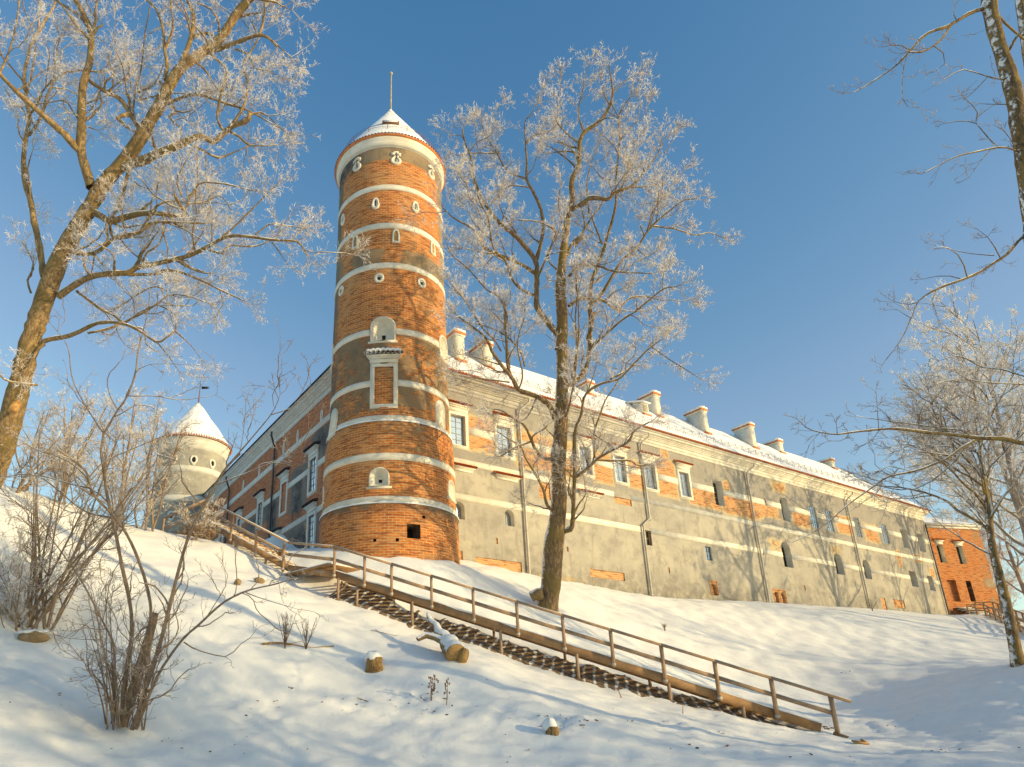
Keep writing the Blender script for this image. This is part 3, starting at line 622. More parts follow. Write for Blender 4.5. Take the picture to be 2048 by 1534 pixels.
u0,u1,v0,v1=rect(814,1048,841,1077); HO=dict(u0=u0,u1=u1,v0=v0,v1=v1)
N1s=[dict(u0=N1['u0']+s*4.1,u1=N1['u1']+s*4.1,v0=N1['v0'],v1=N1['v1'],arch=.42) for s in(-1,.93)]
N2s=[dict(u0=N2['u0']+s,u1=N2['u1']+s,v0=N2['v0'],v1=N2['v1'],arch=.38) for s in(-3.9,3.85)]
sh=[]
for x,y,w in ((749.6,1080.6,6),(794.7,1079.6,6.5),(847.5,1034,6)):
    a=rect(x-w/2,y-w/2,x+w/2,y+w/2); sh.append(dict(u0=a[0],u1=a[1],v0=a[2],v1=a[3]))
BW=rect(749,733,787,808); BWq=dict(u0=BW[0],u1=BW[1],v0=BW[2],v1=BW[3])
vl=sorted(set([round(x,3) for x in np.arange(6.8,30.6,.3)]+PZ))
def tbrick(u,v):
    b=.55
    n=math.sin(u*1.3+v*.7)*.08
    if v>29.72: b=-.3 if True else 0
    elif v>23.9: b=1.0
    elif v>22.9: b=.30+.25*math.sin(u*1.9+.6)+(.3 if -1<u<.5 else 0)
    elif v>19.3: b=.95
    elif v>17.6: b=.475
    elif v>14.6: b=.445+(.35 if v<15 and u>-.5 else 0)
    elif v>12.7: b=.72-.12*math.sin(u*1.2)
    elif v>10.5: b=1.0
    elif v>9.9: b=.5
    else: b=.85
    if v>22.9 and abs(u)>2.9: b-=.75*min(1,(abs(u)-2.9)/.7)
    if v>19 and u<-3.4: b-=.5
    return b+n
def tstain_shade(u,v): return (.30*max(0,min(1,(1.2-u)/2)) if 14.6<v<19 else 0)+(.55*max(0,1-abs(v-10.05)/.35) if v<10.5 else 0)+(.75*min(1,max(0,(-1.75-u)/.08)) if v>29.5 else 0)+(.5*max(0,min(1,(-3.1-u)/.6)) if v>14.4 else 0)  # left edge and sharp-edged top left are painted shade; the rest is stain
wall('wall',M['tower'],tw,tf,(-9.42477,9.42477),vl,.2,.3,[N1,N2,HO,BWq]+N1s+N2s+sh,tbrick,tstain_shade,wrap=True)
def tband(z0,z1,d=.03,mat='white',name='white_band'):
    mb=MB(); mb.lathe([(tr(z0)-.05,z0),(tr(z0)+d,z0),(tr(z1)+d,z1),(tr(z1)-.05,z1)],128); return fixnorm(mb.build(name,M[mat],tw,smooth=False))
for z0,z1 in ((27.69,28.02),(25.2,25.54),(22.74,23.07),(12.32,12.66)): tband(z0,z1)
def arcband(z0,z1,spans):
    for a,b in spans:
        mb=MB(); n=max(6,int((b-a)/.25)); us=np.linspace(a,b,n); v=[tf(u,z,d) for u in us for z,d in ((z0,-.03),(z0,.03),(z1,.03),(z1,-.03))]
        mb.add(v,[[4*i+k,4*i+4+k,4*i+4+(k+1)%4,4*i+(k+1)%4] for i in range(n-1) for k in range(4)]); fixnorm(mb.build('white_band',M['white'],tw))
arcband(16.14,16.46,((-9.4247,BW[0]-.2),(BW[1]+.2,9.4247)))
# band broken by the niches
arcband(18.92,19.25,((-9.4,N1s[0]['u0']-.1),(N1s[0]['u1']+.1,N1['u0']-.1),(N1['u1']+.1,N1s[1]['u0']-.1),(N1s[1]['u1']+.1,9.4)))
for z,zt in ((10.36,10.62),(14.38,14.62)):
    tband(z,zt,.02)
    mb=MB(); r0=tr(z-.12); r1=tr(z+.02); n=90; a=np.linspace(0,2*math.pi,n+1)[:-1]
    V=[];
    for k,t in enumerate(a):
        h=.05+.035*math.sin(t*23)*math.sin(t*7+1); 
        for r_,zz in ((r0+.035,z-.10),(r0+.045,z-.07+h),(r1-.02,z-.03+h*1.3)): V.append((r_*math.cos(t),r_*math.sin(t),zz))
    ix=np.arange(n*3).reshape(n,3); jx=np.roll(ix,-1,0); mb.add(V,np.concatenate([np.stack([ix[:,k],jx[:,k],jx[:,k+1],ix[:,k+1]],-1) for k in(0,1)]))
    mb.build('snow_ledge',M['snow'],tw,smooth=True)
def niche(q,name,dep,sur,sl,sp=.22):
    mb=MB(); reveal(mb,q,tf,dep,sp,0,0); 
    if sur: 
        a=outline(q); b=outline(dict(u0=q['u0']-sur,u1=q['u1']+sur,v0=q['v0']-sur*.6,v1=q['v1']+sur,arch=q['arch']+sur)); mb.ring(b,a,-.03,.05,tf)
        mb.prism([(q['u0']-sur-.1,q['v0']-.14),(q['u1']+sur+.1,q['v0']-.14),(q['u1']+sur+.1,q['v0']-.06),(q['u0']-sur-.1,q['v0']-.06)],-.03,.09,tf)
    w=fixnorm(mb.build(name,M['white'],tw)); um=(q['u0']+q['u1'])/2
    mb=MB(); mb.prism([(um-sl[0]/2,sl[2]),(um+sl[0]/2,sl[2]),(um+sl[0]/2,sl[2]+sl[1]),(um-sl[0]/2,sl[2]+sl[1])],-dep-.02,-dep+.012,tf); mb.build('slit',M['dark'],w); return w
for q in [N1]+N1s: niche(q,'arched_niche',.42,.07,(.2,.34,q['v0']+.16))
for q in [N2]+N2s: niche(q,'arched_niche',.38,.06,(.16,.2,q['v0']+.2),.26)
mb=MB(); reveal(mb,HO,tf,.7,.05,0,1); fixnorm(mb.build('broken_opening',[M['earth'],M['dark']],tw))
for q in sh: mb=MB(); reveal(mb,q,tf,.3,.0,0,0); mb.build('putlog_hole',M['dark'],tw)
p=MB(); o_=outline(BWq); reveal(p,BWq,tf,.07); us=np.linspace(BW[0],BW[1],7)
p.add([tf(u,z,-.07) for z in BW[2:] for u in us],[[i,i+1,8+i,7+i] for i in range(6)]); p.uv=np.array([(u,z) for u,z in o_]*2+[(u,z) for z in BW[2:] for u in us])
fixnorm(p.build('brick_panel',M['tower'],tw,attrs={'brick':np.full(p.n,1.3),'stain_shade':np.zeros(p.n)}))
s_=.2; p=MB(); p.ring([(BW[0]-s_,BW[2]-s_),(BW[1]+s_,BW[2]-s_),(BW[1]+s_,BW[3]+s_),(BW[0]-s_,BW[3]+s_)],o_,-.03,.06,tf); w=fixnorm(p.build('blind_window',M['white'],tw)); hood_on(w,BW[0]-s_,BW[1]+s_,BW[3]+s_+.02,tf,'white',.36,'hood','snow')
mb=MB(); n=26; us=np.linspace(BW[0]-.32,BW[1]+.32,n); P=np.array([tf(u,BW[3]+s_+.62+.03*math.sin(i*1.7),.2) for i,u in enumerate(us)]); mb.tube(P,.07,6); mb.build('snow_cap',M['snow'],w)
for x,y in ((668,841),(880.5,825)):
    u,z=thit(x,y); q=dict(u0=u-.42,u1=u+.42,v0=z-.95,v1=z+.62,arch=.42); mb=MB(); mb.prism(outline(q),-.03,.05,tf); fixnorm(mb.build('blind_niche',M['white'],tw))
def keyhole(c,s,kind):
    u,z=c; F=lambda a,b,d: tf(u+a,z+b,d)
    if kind=='cross':
        def ol(k,e): # circle below, stem and arms above
            th=np.linspace(math.radians(125),math.radians(415),13); cc=[(k*math.cos(t),-.28+k*math.sin(t)) for t in th]
            return [(e,.0)]+[(e,.22),(e+.16,.22),(e+.16,.42+e*.3),(e,.42+e*.3),(e,.60),(-e,.60),(-e,.42+e*.3),(-e-.16,.42+e*.3),(-e-.16,.22),(-e,.22),(-e,.0)]+cc[::1]
        O=[(a*s*1.25,b*s*1.08) for a,b in ol(.36,.17)]; I=[(a*s*.85,b*s*.9) for a,b in ol(.27,.06)]
    elif kind=='double':
        t=np.linspace(0,2*math.pi,25)[:-1]; R=lambda x: .2+.10*abs(math.sin(x))**2.2+(.05 if math.sin(x)<0 else 0)
        O=[(R(x)*s*1.25*math.cos(x)*1.2,(R(x)*2.0*math.sin(x))*s*.95) for x in t]; I=[(a*.55,b*.62) for a,b in O]
    elif kind=='lancet':
        O=[(-.33*s,-.62*s),(.33*s,-.62*s),(.27*s,.25*s),(.2*s,.55*s),(0,.68*s),(-.2*s,.55*s),(-.27*s,.25*s)]; I=[(-.16*s,-.5*s),(.16*s,-.5*s),(.15*s,.2*s),(.1*s,.42*s),(0,.5*s),(-.1*s,.42*s),(-.15*s,.2*s)]
    else:
        t=np.linspace(0,2*math.pi,33)[:-1]; O=[((.36+.05*(i%2))*s*math.cos(x),(.40+.06*(i%2))*s*math.sin(x)) for i,x in enumerate(t)]; I=[(.2*s*math.cos(x),.24*s*math.sin(x)) for x in t]
    mb=MB(); mb.ring(O,I,-.03,.06,F); w=fixnorm(mb.build('loophole',M['white'],tw))
    mb=MB(); mb.prism([(a*1.02,b*1.02) for a,b in I],-.04,.006,F,0 if kind!='sun' else 0); 
    k=.05*s; 
    if kind=='cross': mb.prism([(-k,-.35*s),(k,-.35*s),(k,.45*s),(-k,.45*s)],0,.016,F,1); mb.prism([(-.13*s,.23*s),(.13*s,.23*s),(.13*s,.31*s),(-.13*s,.31*s)],0,.012,F,1)
    elif kind=='double': mb.prism([(-k,-.25*s),(k,-.25*s),(k,.3*s),(-k,.3*s)],0,.016,F,1)
    elif kind=='sun': mb.prism([(-.12*s,-.16*s),(.12*s,-.16*s),(.12*s,.1*s),(-.12*s,.1*s)],0,.016,F,1)
    mb.build('recess',[M['white_shade'] if kind!='lancet' else M['cutwood'],M['dark']],w)
for c in ((791.9,316.5),(714.4,329),(862,345)): keyhole(thit(*c),.66,'cross')
for c in ((751.4,407),(830.6,414),(686.5,439)): keyhole(thit(*c),.6,'double')
for c in ((792,472.5),(711,484),(865,496.8)): keyhole(thit(*c),.66,'lancet')
for c in ((758.5,556.6),(843,566.5),(683,582)): keyhole(thit(*c),.64,'sun')
mb=MB(); mb.lathe([(2.9,30.58),(2.975,30.58),(2.975,30.66),(3.02,30.64),(3.02,30.78),(3.05,30.8),(3.05,30.88),(3.08,30.96),(3.12,31.06),(3.14,31.10),(3.14,31.18),(2.5,31.2)],128); fixnorm(mb.build('cornice',M['white'],tw,smooth=False))
mb=MB(); prof=[(3.22,31.28),(3.18,31.42),(3.02,31.66),(2.2,33.0),(1.45,34.2),(.7,35.4),(.3,36.05),(.05,36.5)]; k=96
mb.lathe(prof,k); V=np.concatenate(mb.v); n=len(prof); ang=np.tile(np.arange(k)/k*2*math.pi,n); mb.uv=np.stack([ang*1.9,V[:,2]],-1)
thin=np.clip((V[:,2]-33.6)/6,-.05,.30)+.22*np.clip((31.6-V[:,2])/.4,0,1); rt=mb.build('roof',M['roofsnow'],tw,attrs={'thin':thin},smooth=True)
mb=MB(); n=110; a=np.arange(n)/n*2*math.pi; P=np.stack([np.stack([3.23*np.cos(a),3.23*np.sin(a),np.full(n,31.25)],-1),np.stack([3.0*np.cos(a),3.0*np.sin(a),np.full(n,31.5)],-1)],1); mb.tubes(P,np.full((n,2),.075),6); mb.lathe([(2.9,31.19),(3.22,31.19),(3.22,31.27)],96); fixnorm(mb.build('tile_edge',M['tile'],rt))
mb=MB(); n=48; a=np.linspace(0,2*math.pi,n+1); 
for z in (.25,.4): mb.tube(np.stack([2.78*np.cos(a),2.78*np.sin(a),np.full(n+1,31.98+z)],-1),.012,4)
P=np.array([[(2.78*math.cos(x),2.78*math.sin(x),31.98),(2.78*math.cos(x),2.78*math.sin(x),32.44)] for x in a[:-1:3]]); mb.tubes(P,np.full((len(P),2),.016),4); mb.build('snow_guard',M['iron'],rt)
mb=MB(); a=A0+.0; c=np.array([2.12*math.cos(a),2.12*math.sin(a),33.17]); rr=np.array([-math.sin(a),math.cos(a),0]); oo=np.array([math.cos(a)*.8,math.sin(a)*.8,.58]); up=np.cross(oo,rr)*-1
Rm=np.array([rr,np.cross(oo/np.linalg.norm(oo),rr),oo/np.linalg.norm(oo)]).T
mb.box(c,(.95,.5,.16),1,Rm); mb.box(c+Rm[:,2]*.07,(.8,.4,.08),0,Rm); 
mb.build('roof_hatch',[M['snow'],M['iron']],rt)
mb=MB(); mb.cyl((0,0,36.3),(0.02,0,39.35),.06,.04,8); mb.add(*[x for x in (lambda t:(np.array([(.11*math.cos(a)*math.cos(b)+.02,.11*math.sin(a)*math.cos(b),39.45+.11*math.sin(b)) for b in np.linspace(-1.5,1.5,6) for a in np.arange(8)*math.pi/4]),[[i*8+j,i*8+(j+1)%8,(i+1)*8+(j+1)%8,(i+1)*8+j] for i in range(5) for j in range(8)]))(0)]); mb.build('mast',M['frame'],tw,smooth=True)
# ---------------------------------------------------------------- far tower
FD=66.; fc=at_h(382,950,FD); ft=empty('round_tower','distant pale plastered round tower with snowy cone roof behind the hill','tower',(fc[0],fc[1],0))
fz=lambda y: at_h(387,y,FD)[2]
zE=at_h(389,873,FD-3.6)[2]; zAp=at_h(399,806,FD)[2]; 
FP=[(5,3.8),(fz(1060),3.6),(fz(960),3.3),(zE-.3,3.12)]
def ftr(z): return float(np.interp(z,[p[0] for p in FP],[p[1] for p in FP]))
FA=math.atan2(-fc[1],-fc[0])
def ff(u,v,d): a=FA+u/3.2; r=ftr(v)+d; return (r*math.cos(a),r*math.sin(a),v)
wall('wall',M['far'],ft,ff,(-10.0531,10.0531),(5,zE),.35,.4,[],lambda u,v:-.2,lambda u,v:0,wrap=True)
for y in (936,997):
    z=at_h(387,y,FD-3.5)[2]; mb=MB(); mb.lathe([(ftr(z)-.05,z-.3),(ftr(z)+.04,z-.3),(ftr(z)+.04,z+.3),(ftr(z)-.05,z+.3)],80); fixnorm(mb.build('white_band',M['white'],ft))
mb=MB(); mb.lathe([(3.0,zE-1.0),(3.17,zE-1.0),(3.17,zE-.65),(3.26,zE-.55),(3.32,zE-.3),(3.42,zE),(3.52,zE+.05),(2.8,zE+.1)],80); fixnorm(mb.build('cornice',M['white'],ft))
for u,z in ((-1.7,zE-2.2),(.1,zE-2.2),(1.9,zE-2.2),(-1.2,zE-7.8),(1.2,zE-7.8)):
    t=np.linspace(0,2*math.pi,17)[:-1]; F=lambda a,b,d: ff(u+a,z+b,d); mb=MB(); mb.ring([(.34*math.cos(x),(.5+.1*math.sin(3*x))*math.sin(x)) for x in t],[(.17*math.cos(x),.28*math.sin(x)) for x in t],-.03,.07,F); w=fixnorm(mb.build('loophole',M['white'],ft))
    mb=MB(); mb.prism([(.17*math.cos(x),.28*math.sin(x)) for x in t],-.03,.012,F); mb.build('recess',M['dark'],w)
prof=[(3.62,zE+.12),(3.55,zE+.3),(3.05,zE+1.0),(2.3,zE+2.2),(1.5,zE+(zAp-zE)*.62),(.7,zE+(zAp-zE)*.85),(.06,zAp)]; mb=MB(); mb.lathe(prof,72); V=np.concatenate(mb.v); ang=np.tile(np.arange(72)/72*2*math.pi,len(prof)); mb.uv=np.stack([ang*2.2,V[:,2]],-1)
rt=mb.build('roof',M['roofsnow'],ft,attrs={'thin':np.clip((V[:,2]-zE-1)/(zAp-zE)*.62-.12,-.1,.5)},smooth=True)
mb=MB(); n=96; a=np.arange(n)/n*2*math.pi; P=np.stack([np.stack([3.64*np.cos(a),3.64*np.sin(a),np.full(n,zE+.12)],-1),np.stack([3.4*np.cos(a),3.4*np.sin(a),np.full(n,zE+.36)],-1)],1); mb.tubes(P,np.full((n,2),.1),6); mb.build('tile_edge',M['tile'],rt)
mb=MB(); mb.cyl((0,0,zAp-.2),(0,0,zAp+2.2),.07,.04,6); mb.build('mast',M['iron'],ft)
mb=MB(); mb.box((.4,.1,zAp+1.75),(.55,.04,.26)); mb.prism([(.67,zAp+1.63),(.95,zAp+1.68),(.67,zAp+1.75)],.08,.12,lambda a,b,d:(a,d,b)); mb.prism([(.67,zAp+1.76),(.95,zAp+1.84),(.67,zAp+1.87)],.08,.12,lambda a,b,d:(a,d,b)); mb.build('weathervane',M['dark'],ft)
# ---------------------------------------------------------------- brick building past the end of the long wing
AB=math.radians(79); HB=np.array([math.sin(AB),math.cos(AB),0]); NB=np.array([HB[1],-HB[0],0]); BC=CORN+HR*(UE+.3)-NR*1.0
bb=empty('brick_building','low weathered orange brick building joining the far end of the long wing','building',tuple(BC),math.pi/2-AB)
fb=lambda x,y: fac(x,y,BC,HB,NB)
UB=fb(1978,1130)[0]; ZB=fb(1905,1053)[1]; ZG=8.2
print('brick bld',UB,ZB,[fb(*p) for p in ((1893,1225),(1872,1087.6),(1892.6,1123.8),(1911,1089.5),(1934.6,1126.7),(1891.8,1158.8),(1921.8,1202),(1930.8,1160),(1948.8,1200))])
def fbq(l,t,r_,b): m=(t+b)/2; s=(b-t)*.13; return fb(l+s,m)[0],fb(r_-s,m)[0],fb((l+r_)/2,b)[1],fb((l+r_)/2,t)[1]
bw=[fbq(1872,1089,1894,1125),fbq(1911,1092,1934,1128),fbq(1893,1160,1922,1203),fbq(1931,1162,1952,1203)]
bo=[dict(u0=a,u1=b,v0=c,v1=d) for a,b,c,d in bw]
wall('wall',M['ruin'],bb,flat,(-.5,UB),(ZG-2,ZB),.5,.45,bo,lambda u,v:.85-.35*max(0,1-abs(v-13.6)/.5)-(.3 if u>UB-1.2 else 0),lambda u,v:.0)
for k,(a,b,c,d) in enumerate(bw):
    if k<2: window(bb,a,b,c,d,depth=.5,sur=0,hood=True,rows=3,cols=3,mats=('white','frame','dark'))
    else:
        q=bo[k]; p=MB(); o_=outline(q); dp=.35 if k==2 else .8; reveal(p,q,flat,dp); p.add([flat(x,y,-dp) for x,y in o_],[[0,1,2,3]]); p.uv=np.array([(x[0],x[2]) for x in np.concatenate(p.v)]); fixnorm(p.build('blocked_window' if k==2 else 'door_recess',M['ruin'],bb,attrs={'brick':np.full(p.n,.9),'stain_shade':np.full(p.n,.25 if k==2 else .9)}))  # door recess darkened far more than the blocked window
mb=MB(); mb.box2((UB-.02,.1,ZG-2),(UB-.04,9,ZB)); mb.uv=np.zeros((mb.n,2)); mb.build('side_wall',M['ruin'],bb,attrs={'brick':np.full(mb.n,.9),'stain_shade':np.zeros(mb.n)})
mb=MB(); mb.box2((-.3,.05,ZB-.25),(UB+.1,-.15,ZB)); mb.box2((-.3,.05,ZB),(UB+.25,-.4,ZB+.16)); mb.build('cornice',M['white'],bb)
mb=MB(); V=[(-.3,-.45,ZB+.2),(UB+.3,-.45,ZB+.2),(UB-3.2,4.2,ZB+2.5),(-.3,4.2,ZB+2.5),(UB+.3,9,ZB+.2),(-.3,9,ZB+.2)]; mb.add(V,[[0,1,2,3],[3,2,4,5]],[[1,4,2]]); mb.uv=np.array([(x,y) for x,y,z in V]); mb.build('roof',M['roofsnow'],bb,attrs={'thin':np.zeros(6)})
# ---------------------------------------------------------------- wooden stairs with one railing
st=empty('wooden_staircase','weathered wooden staircase with one railing climbing the snowy slope to the tower','staircase',(S_P[0],S_P[1],tz(S_P[0],S_P[1])))
SB=Vector(st.location)
def loc(p): return np.asarray(p,float)-np.array(SB)
stp=lambda t: S_P+S_D*(t/np.linalg.norm(S_D[:2]))       # handrail top at horizontal run t from post C
HH=1.2                                           # handrail top above underside of the stringer
def up3(p,z): return np.array([p[0],p[1],p[2]+z])
runlen=np.linalg.norm((S_Q-S_P)[:2]); SPC=runlen/8; T0=-2.62; T1=runlen+SPC*1.33
def flight(A,B,side,W=1.5,ntread=None,sag=0):
    """A,B handrail top points (high, low); side = horizontal unit vector to the far side; stringers, treads"""
    A=np.asarray(A,float);B=np.asarray(B,float)
    for k,off in enumerate((0.,W)):
        mb=MB(); a=up3(A+side*off,-HH+.15); b=up3(B+side*off,-HH+.15); mb.beam(loc(a),loc(b),.06,.27); mb.build('stringer',M['wood_warm'],st)
        if k==0:
            mb=MB(); n=24; ts=np.linspace(0,1,n); P=np.array([loc(up3(A+(B-A)*t+side*.0,-HH+.295+.012*math.sin(t*57))) for t in ts]); mb.tubes(P[None],np.full((1,n),.035)+.012*np.sin(ts*91)[None],6); mb.build('snow_line',M['snow'],st)
    d=B-A; hl=np.hypot(d[0],d[1]); n=int(hl/.33); dh=d/hl; fw=np.array([d[0],d[1],0])/hl
    R=np.array([fw,side,[0,0,1]]).T
    for i in range(n):
        c=up3(A+dh*((i+.5)*.33)+side*W/2,-HH+.19); mb=MB(); mb.box(loc(c),(.27,W-.06,.04),0,R)
        cs=rnd.random()
        for j in range(5):
            w=.03+.18*rnd.random(); mb.box(loc(up3(c+side*((j-2)*.28+rnd.uniform(-.06,.06))+fw*rnd.uniform(-.03,.03),.035)),(.2*rnd.uniform(.6,1.1),.16+.14*rnd.random(),.03),1,R)
        mb.build('tread',[M['wood'],M['snow']],st)
def rail(pts,drop,sz,name):
    mb=MB()
    for a,b in zip(pts[:-1],pts[1:]): mb.beam(loc(up3(a,-drop)),loc(up3(b,-drop)),sz[0],sz[1])
    o=mb.build(name,M['wood'],st)
    mb=MB()
    for a,b in zip(pts[:-1],pts[1:]): mb.beam(loc(up3(a,-drop+sz[1]/2+.006)),loc(up3(b,-drop+sz[1]/2+.006)),sz[0]*.8,.022)
    mb.build('snow',M['snow'],o)
def post(p,h=HH-.03):
    mb=MB(); mb.box(loc(up3(p-S_N*.065*0,-h/2-.03)),(.095,.095,h)); o=mb.build('post',M['wood'],st)
    mb=MB(); mb.box(loc(up3(p,-h+.06)),(.12,.12,.08)); mb.build('bracket',M['pipe'],o)
OFF=-S_N*.07
land=at_h(648.7,1081.6,26.35); landB=at_h(580,1085,27.3)
TT=[i*SPC for i in range(-1,9)]
A0_=stp(-2.35)+0; A0_=np.array([land[0],land[1],land[2]])
Ltop=stp(T1-.35)
flight(stp(-2.3),stp(runlen+1.1),S_N)
# landing
upv=at_h(415,1000,30.8); up0=landB
dU=up0-upv; dU2=np.array([dU[0],dU[1],0]); dU2/=np.linalg.norm(dU2); nU=np.array([dU2[1],-dU2[0],0]); nU=nU if nU[1]>0 else -nU
flight(upv,up0,nU,1.5)
mb=MB(); c=(up0+stp(-2.3))/2; dd=stp(-2.3)-up0; a=math.atan2(dd[1],dd[0]); R=np.array([[math.cos(a),-math.sin(a),0],[math.sin(a),math.cos(a),0],[0,0,1]])
mb.box(loc(up3(c+S_N*.75,-HH+.2)),(np.linalg.norm(dd[:2])+.3,1.6,.05),0,R); mb.box(loc(up3(c+S_N*.75,-HH+.25)),(np.linalg.norm(dd[:2])+.2,1.5,.05),1,R); mb.beam(loc(up3(up0,-HH+.14)),loc(up3(stp(-2.3),-HH+.14)),.06,.26,0)
mb.build('landing',[M['wood_warm'],M['snow']],st)
top2=at_h(330.7,1036,32.3)
mb=MB(); c=(upv+top2)/2; dd=top2-upv; a=math.atan2(dd[1],dd[0]); R=np.array([[math.cos(a),-math.sin(a),0],[math.sin(a),math.cos(a),0],[0,0,1]]); 
mb.beam(loc(up3(upv,-HH+.14)),loc(up3(top2,-HH+.14)),.06,.26,0); mb.beam(loc(up3((upv+top2)/2+nU*.75+(top2-upv)*-.5,-HH+.2)),loc(up3((upv+top2)/2+nU*.75+(top2-upv)*.5,-HH+.2)),1.5,.05,0); mb.beam(loc(up3((upv+top2)/2+nU*.75+(top2-upv)*-.5,-HH+.25)),loc(up3((upv+top2)/2+nU*.75+(top2-upv)*.5,-HH+.25)),1.4,.04,1)
mb.build('landing',[M['wood_warm'],M['snow']],st)
main=[top2,upv,up0,stp(-2.3)]+[stp(t) for t in TT[1:]]+[stp(T1)]
main=[p+OFF for p in main]
rail(main,.03,(.13,.075),'handrail'); rail(main[:-1]+[stp(runlen+SPC)+OFF],.52,(.05,.12),'middle_rail')
for t in TT: post(stp(t if t>-1 else -1.05)+OFF)
post(stp(runlen+SPC)+OFF,HH+.1)
post(stp(-2.25)+OFF)
for x,y,D in ((570.2,1085.5,27.35),(515.5,1057.6,28.5),(467,1031.6,29.6),(417,1006,30.6)): post(at_h(x,y,D)+OFF)
for f in (.45,1.0): post(upv+(top2-upv)*f+OFF)
def leg(p):
    g=tz(p[0],p[1])-.25; t=p[2]-HH+.05
    if t-g<.3: return
    mb=MB(); mb.box(loc((p[0],p[1],(t+g)/2)),(.085,.085,t-g)); mb.build('support_leg',M['wood'],st)
for t in (-2.1,-1.35,.75,3.85,6.3,9.0,11.0): leg(stp(t)); leg(stp(t-.5)+S_N*1.5)
for f in (.05,.4,.75): leg(upv+dU*f); leg(upv+dU*f+nU*1.5)
leg(top2)
# trodden bare soil under the stairs
mb=MB(); n=150; m=9; V=[]; SU=[]
for i in range(n):
    t=-2.6+(runlen+3.1)*i/(n-1); w0=-.28+.16*math.sin(i*.9)*math.sin(i*.23); wid=2.1+.15*math.sin(i*.61+2)+.1*math.sin(i*1.9); wid*=min(1,(n-1-i)/14+.15)
    for j in range(m):
        q=stp(t)+S_N*(w0+wid*j/(m-1)); e=math.sin(math.pi*j/(m-1)); V.append((q[0],q[1],e*.02*(1+.5*math.sin(i*.7+j*1.7))+ (-.05 if j in (0,m-1) else .025))); SU.append((t,j/(m-1)*1.8))
V=np.array(V); V[:,2]+=terr(V[:,0],V[:,1]); ix=np.arange(n*m).reshape(n,m)
mb.add(V,np.stack([ix[:-1,:-1],ix[1:,:-1],ix[1:,1:],ix[:-1,1:]],-1).reshape(-1,4))
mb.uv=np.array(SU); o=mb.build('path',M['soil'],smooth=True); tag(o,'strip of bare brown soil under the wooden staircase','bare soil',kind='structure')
mb=MB(); e0=stp(runlen+1.4); e1=at_h(1695,1470,23.3); e0=at_h(1668,1466,23.4); e0[2]=tz(e0[0],e0[1])+.03; e1[2]=tz(e1[0],e1[1])+.01; mb.beam(loc(e0),loc(e1),.14,.08); mb.build('foot_board',M['wood_warm'],st)
# ---------------------------------------------------------------- small things on the slope
def gpt(px,py,D0=10,D1=60):
    # where the sight line through a photo pixel meets the ground
    Ds=np.linspace(D0,D1,600); r=ray(px,py); r=r/math.hypot(r[0],r[1]); P=np.array([0,0,CZ])+r[None]*Ds[:,None]; h=P[:,2]-terr(P[:,0],P[:,1])
    k=np.argmax(h<0) if (h<0).any() else len(Ds)-1
    return P[k]
def mpx(p): return 1339.29/ ((np.array(p)-np.array([0,0,CZ]))@(CM@np.array([0,0,1.])))
def lumpy(mb,c,r,seed,m=0,n=10,k=14,zs=1.):
    g=np.random.default_rng(seed); a=g.uniform(0,6.28,6)
    V=[]
    for i in range(n):
        ph=-math.pi/2+math.pi*(i+.02)/(n-1+.04)
        for j in range(k):
            th=2*math.pi*j/k; f=1+.12*math.sin(3*th+a[0]+2*ph)+.1*math.sin(5*th+a[1]-3*ph)+.08*math.sin(2*th+a[2])
            V.append((c[0]+r[0]*f*math.cos(ph)*math.cos(th),c[1]+r[1]*f*math.cos(ph)*math.sin(th),c[2]+r[2]*math.sin(ph)*(1+.1*math.sin(4*th+a[3]))))
    ix=np.arange(n*k).reshape(n,k); jx=np.roll(ix,-1,1); mb.add(V,np.stack([ix[:-1],jx[:-1],jx[1:],ix[1:]],-1).reshape(-1,4),m=m)
M['barkold']=bark_mat('weathered_bark',(.42,.26,.10),(.14,.08,.035),(.46,.28,.10),.22)
def stump(px,py,w,h,label,seed,snow=True):
    p=gpt(px,py); s=1/mpx(p); r=w*s/2; H=h*s
    e=empty('tree_stump',label,'stump',(p[0],p[1],p[2]-.05)); mb=MB(); k=18; prof=[(1.25,-.1),(1.08,.12),(.98,.5),(.95,1.0)]; V=[]
    for a,b in prof:
        for j in range(k): th=2*math.pi*j/k; f=1+.10*math.sin(3*th+seed)+.06*math.sin(7*th+seed*2); V.append((r*a*f*math.cos(th),r*a*f*math.sin(th),H*b*(1+.05*math.sin(th*2+seed)*(b>.9))))
    ix=np.arange(len(prof)*k).reshape(-1,k); jx=np.roll(ix,-1,1); mb.add(V,np.stack([ix[:-1],jx[:-1],jx[1:],ix[1:]],-1).reshape(-1,4))
    mb.add([(0,0,H)]+V[-k:],None,[[0,1+j,1+(j+1)%k] for j in range(k)],m=1); mb.build('trunk',[M['barkold'],M['cutwood']],e,smooth=False)
    if snow: mb=MB(); lumpy(mb,(-.05,.05,H+.02),(r*1.1,r*1.05,.17),seed); mb.build('snow_cap',M['snow'],e,smooth=True)
    return e
stump(749,1339,34,26,'short sawn tree stump with a round cap of snow',3)
stump(1106,1468,26,18,'small dark stump in the trampled snow at the bottom edge',5)
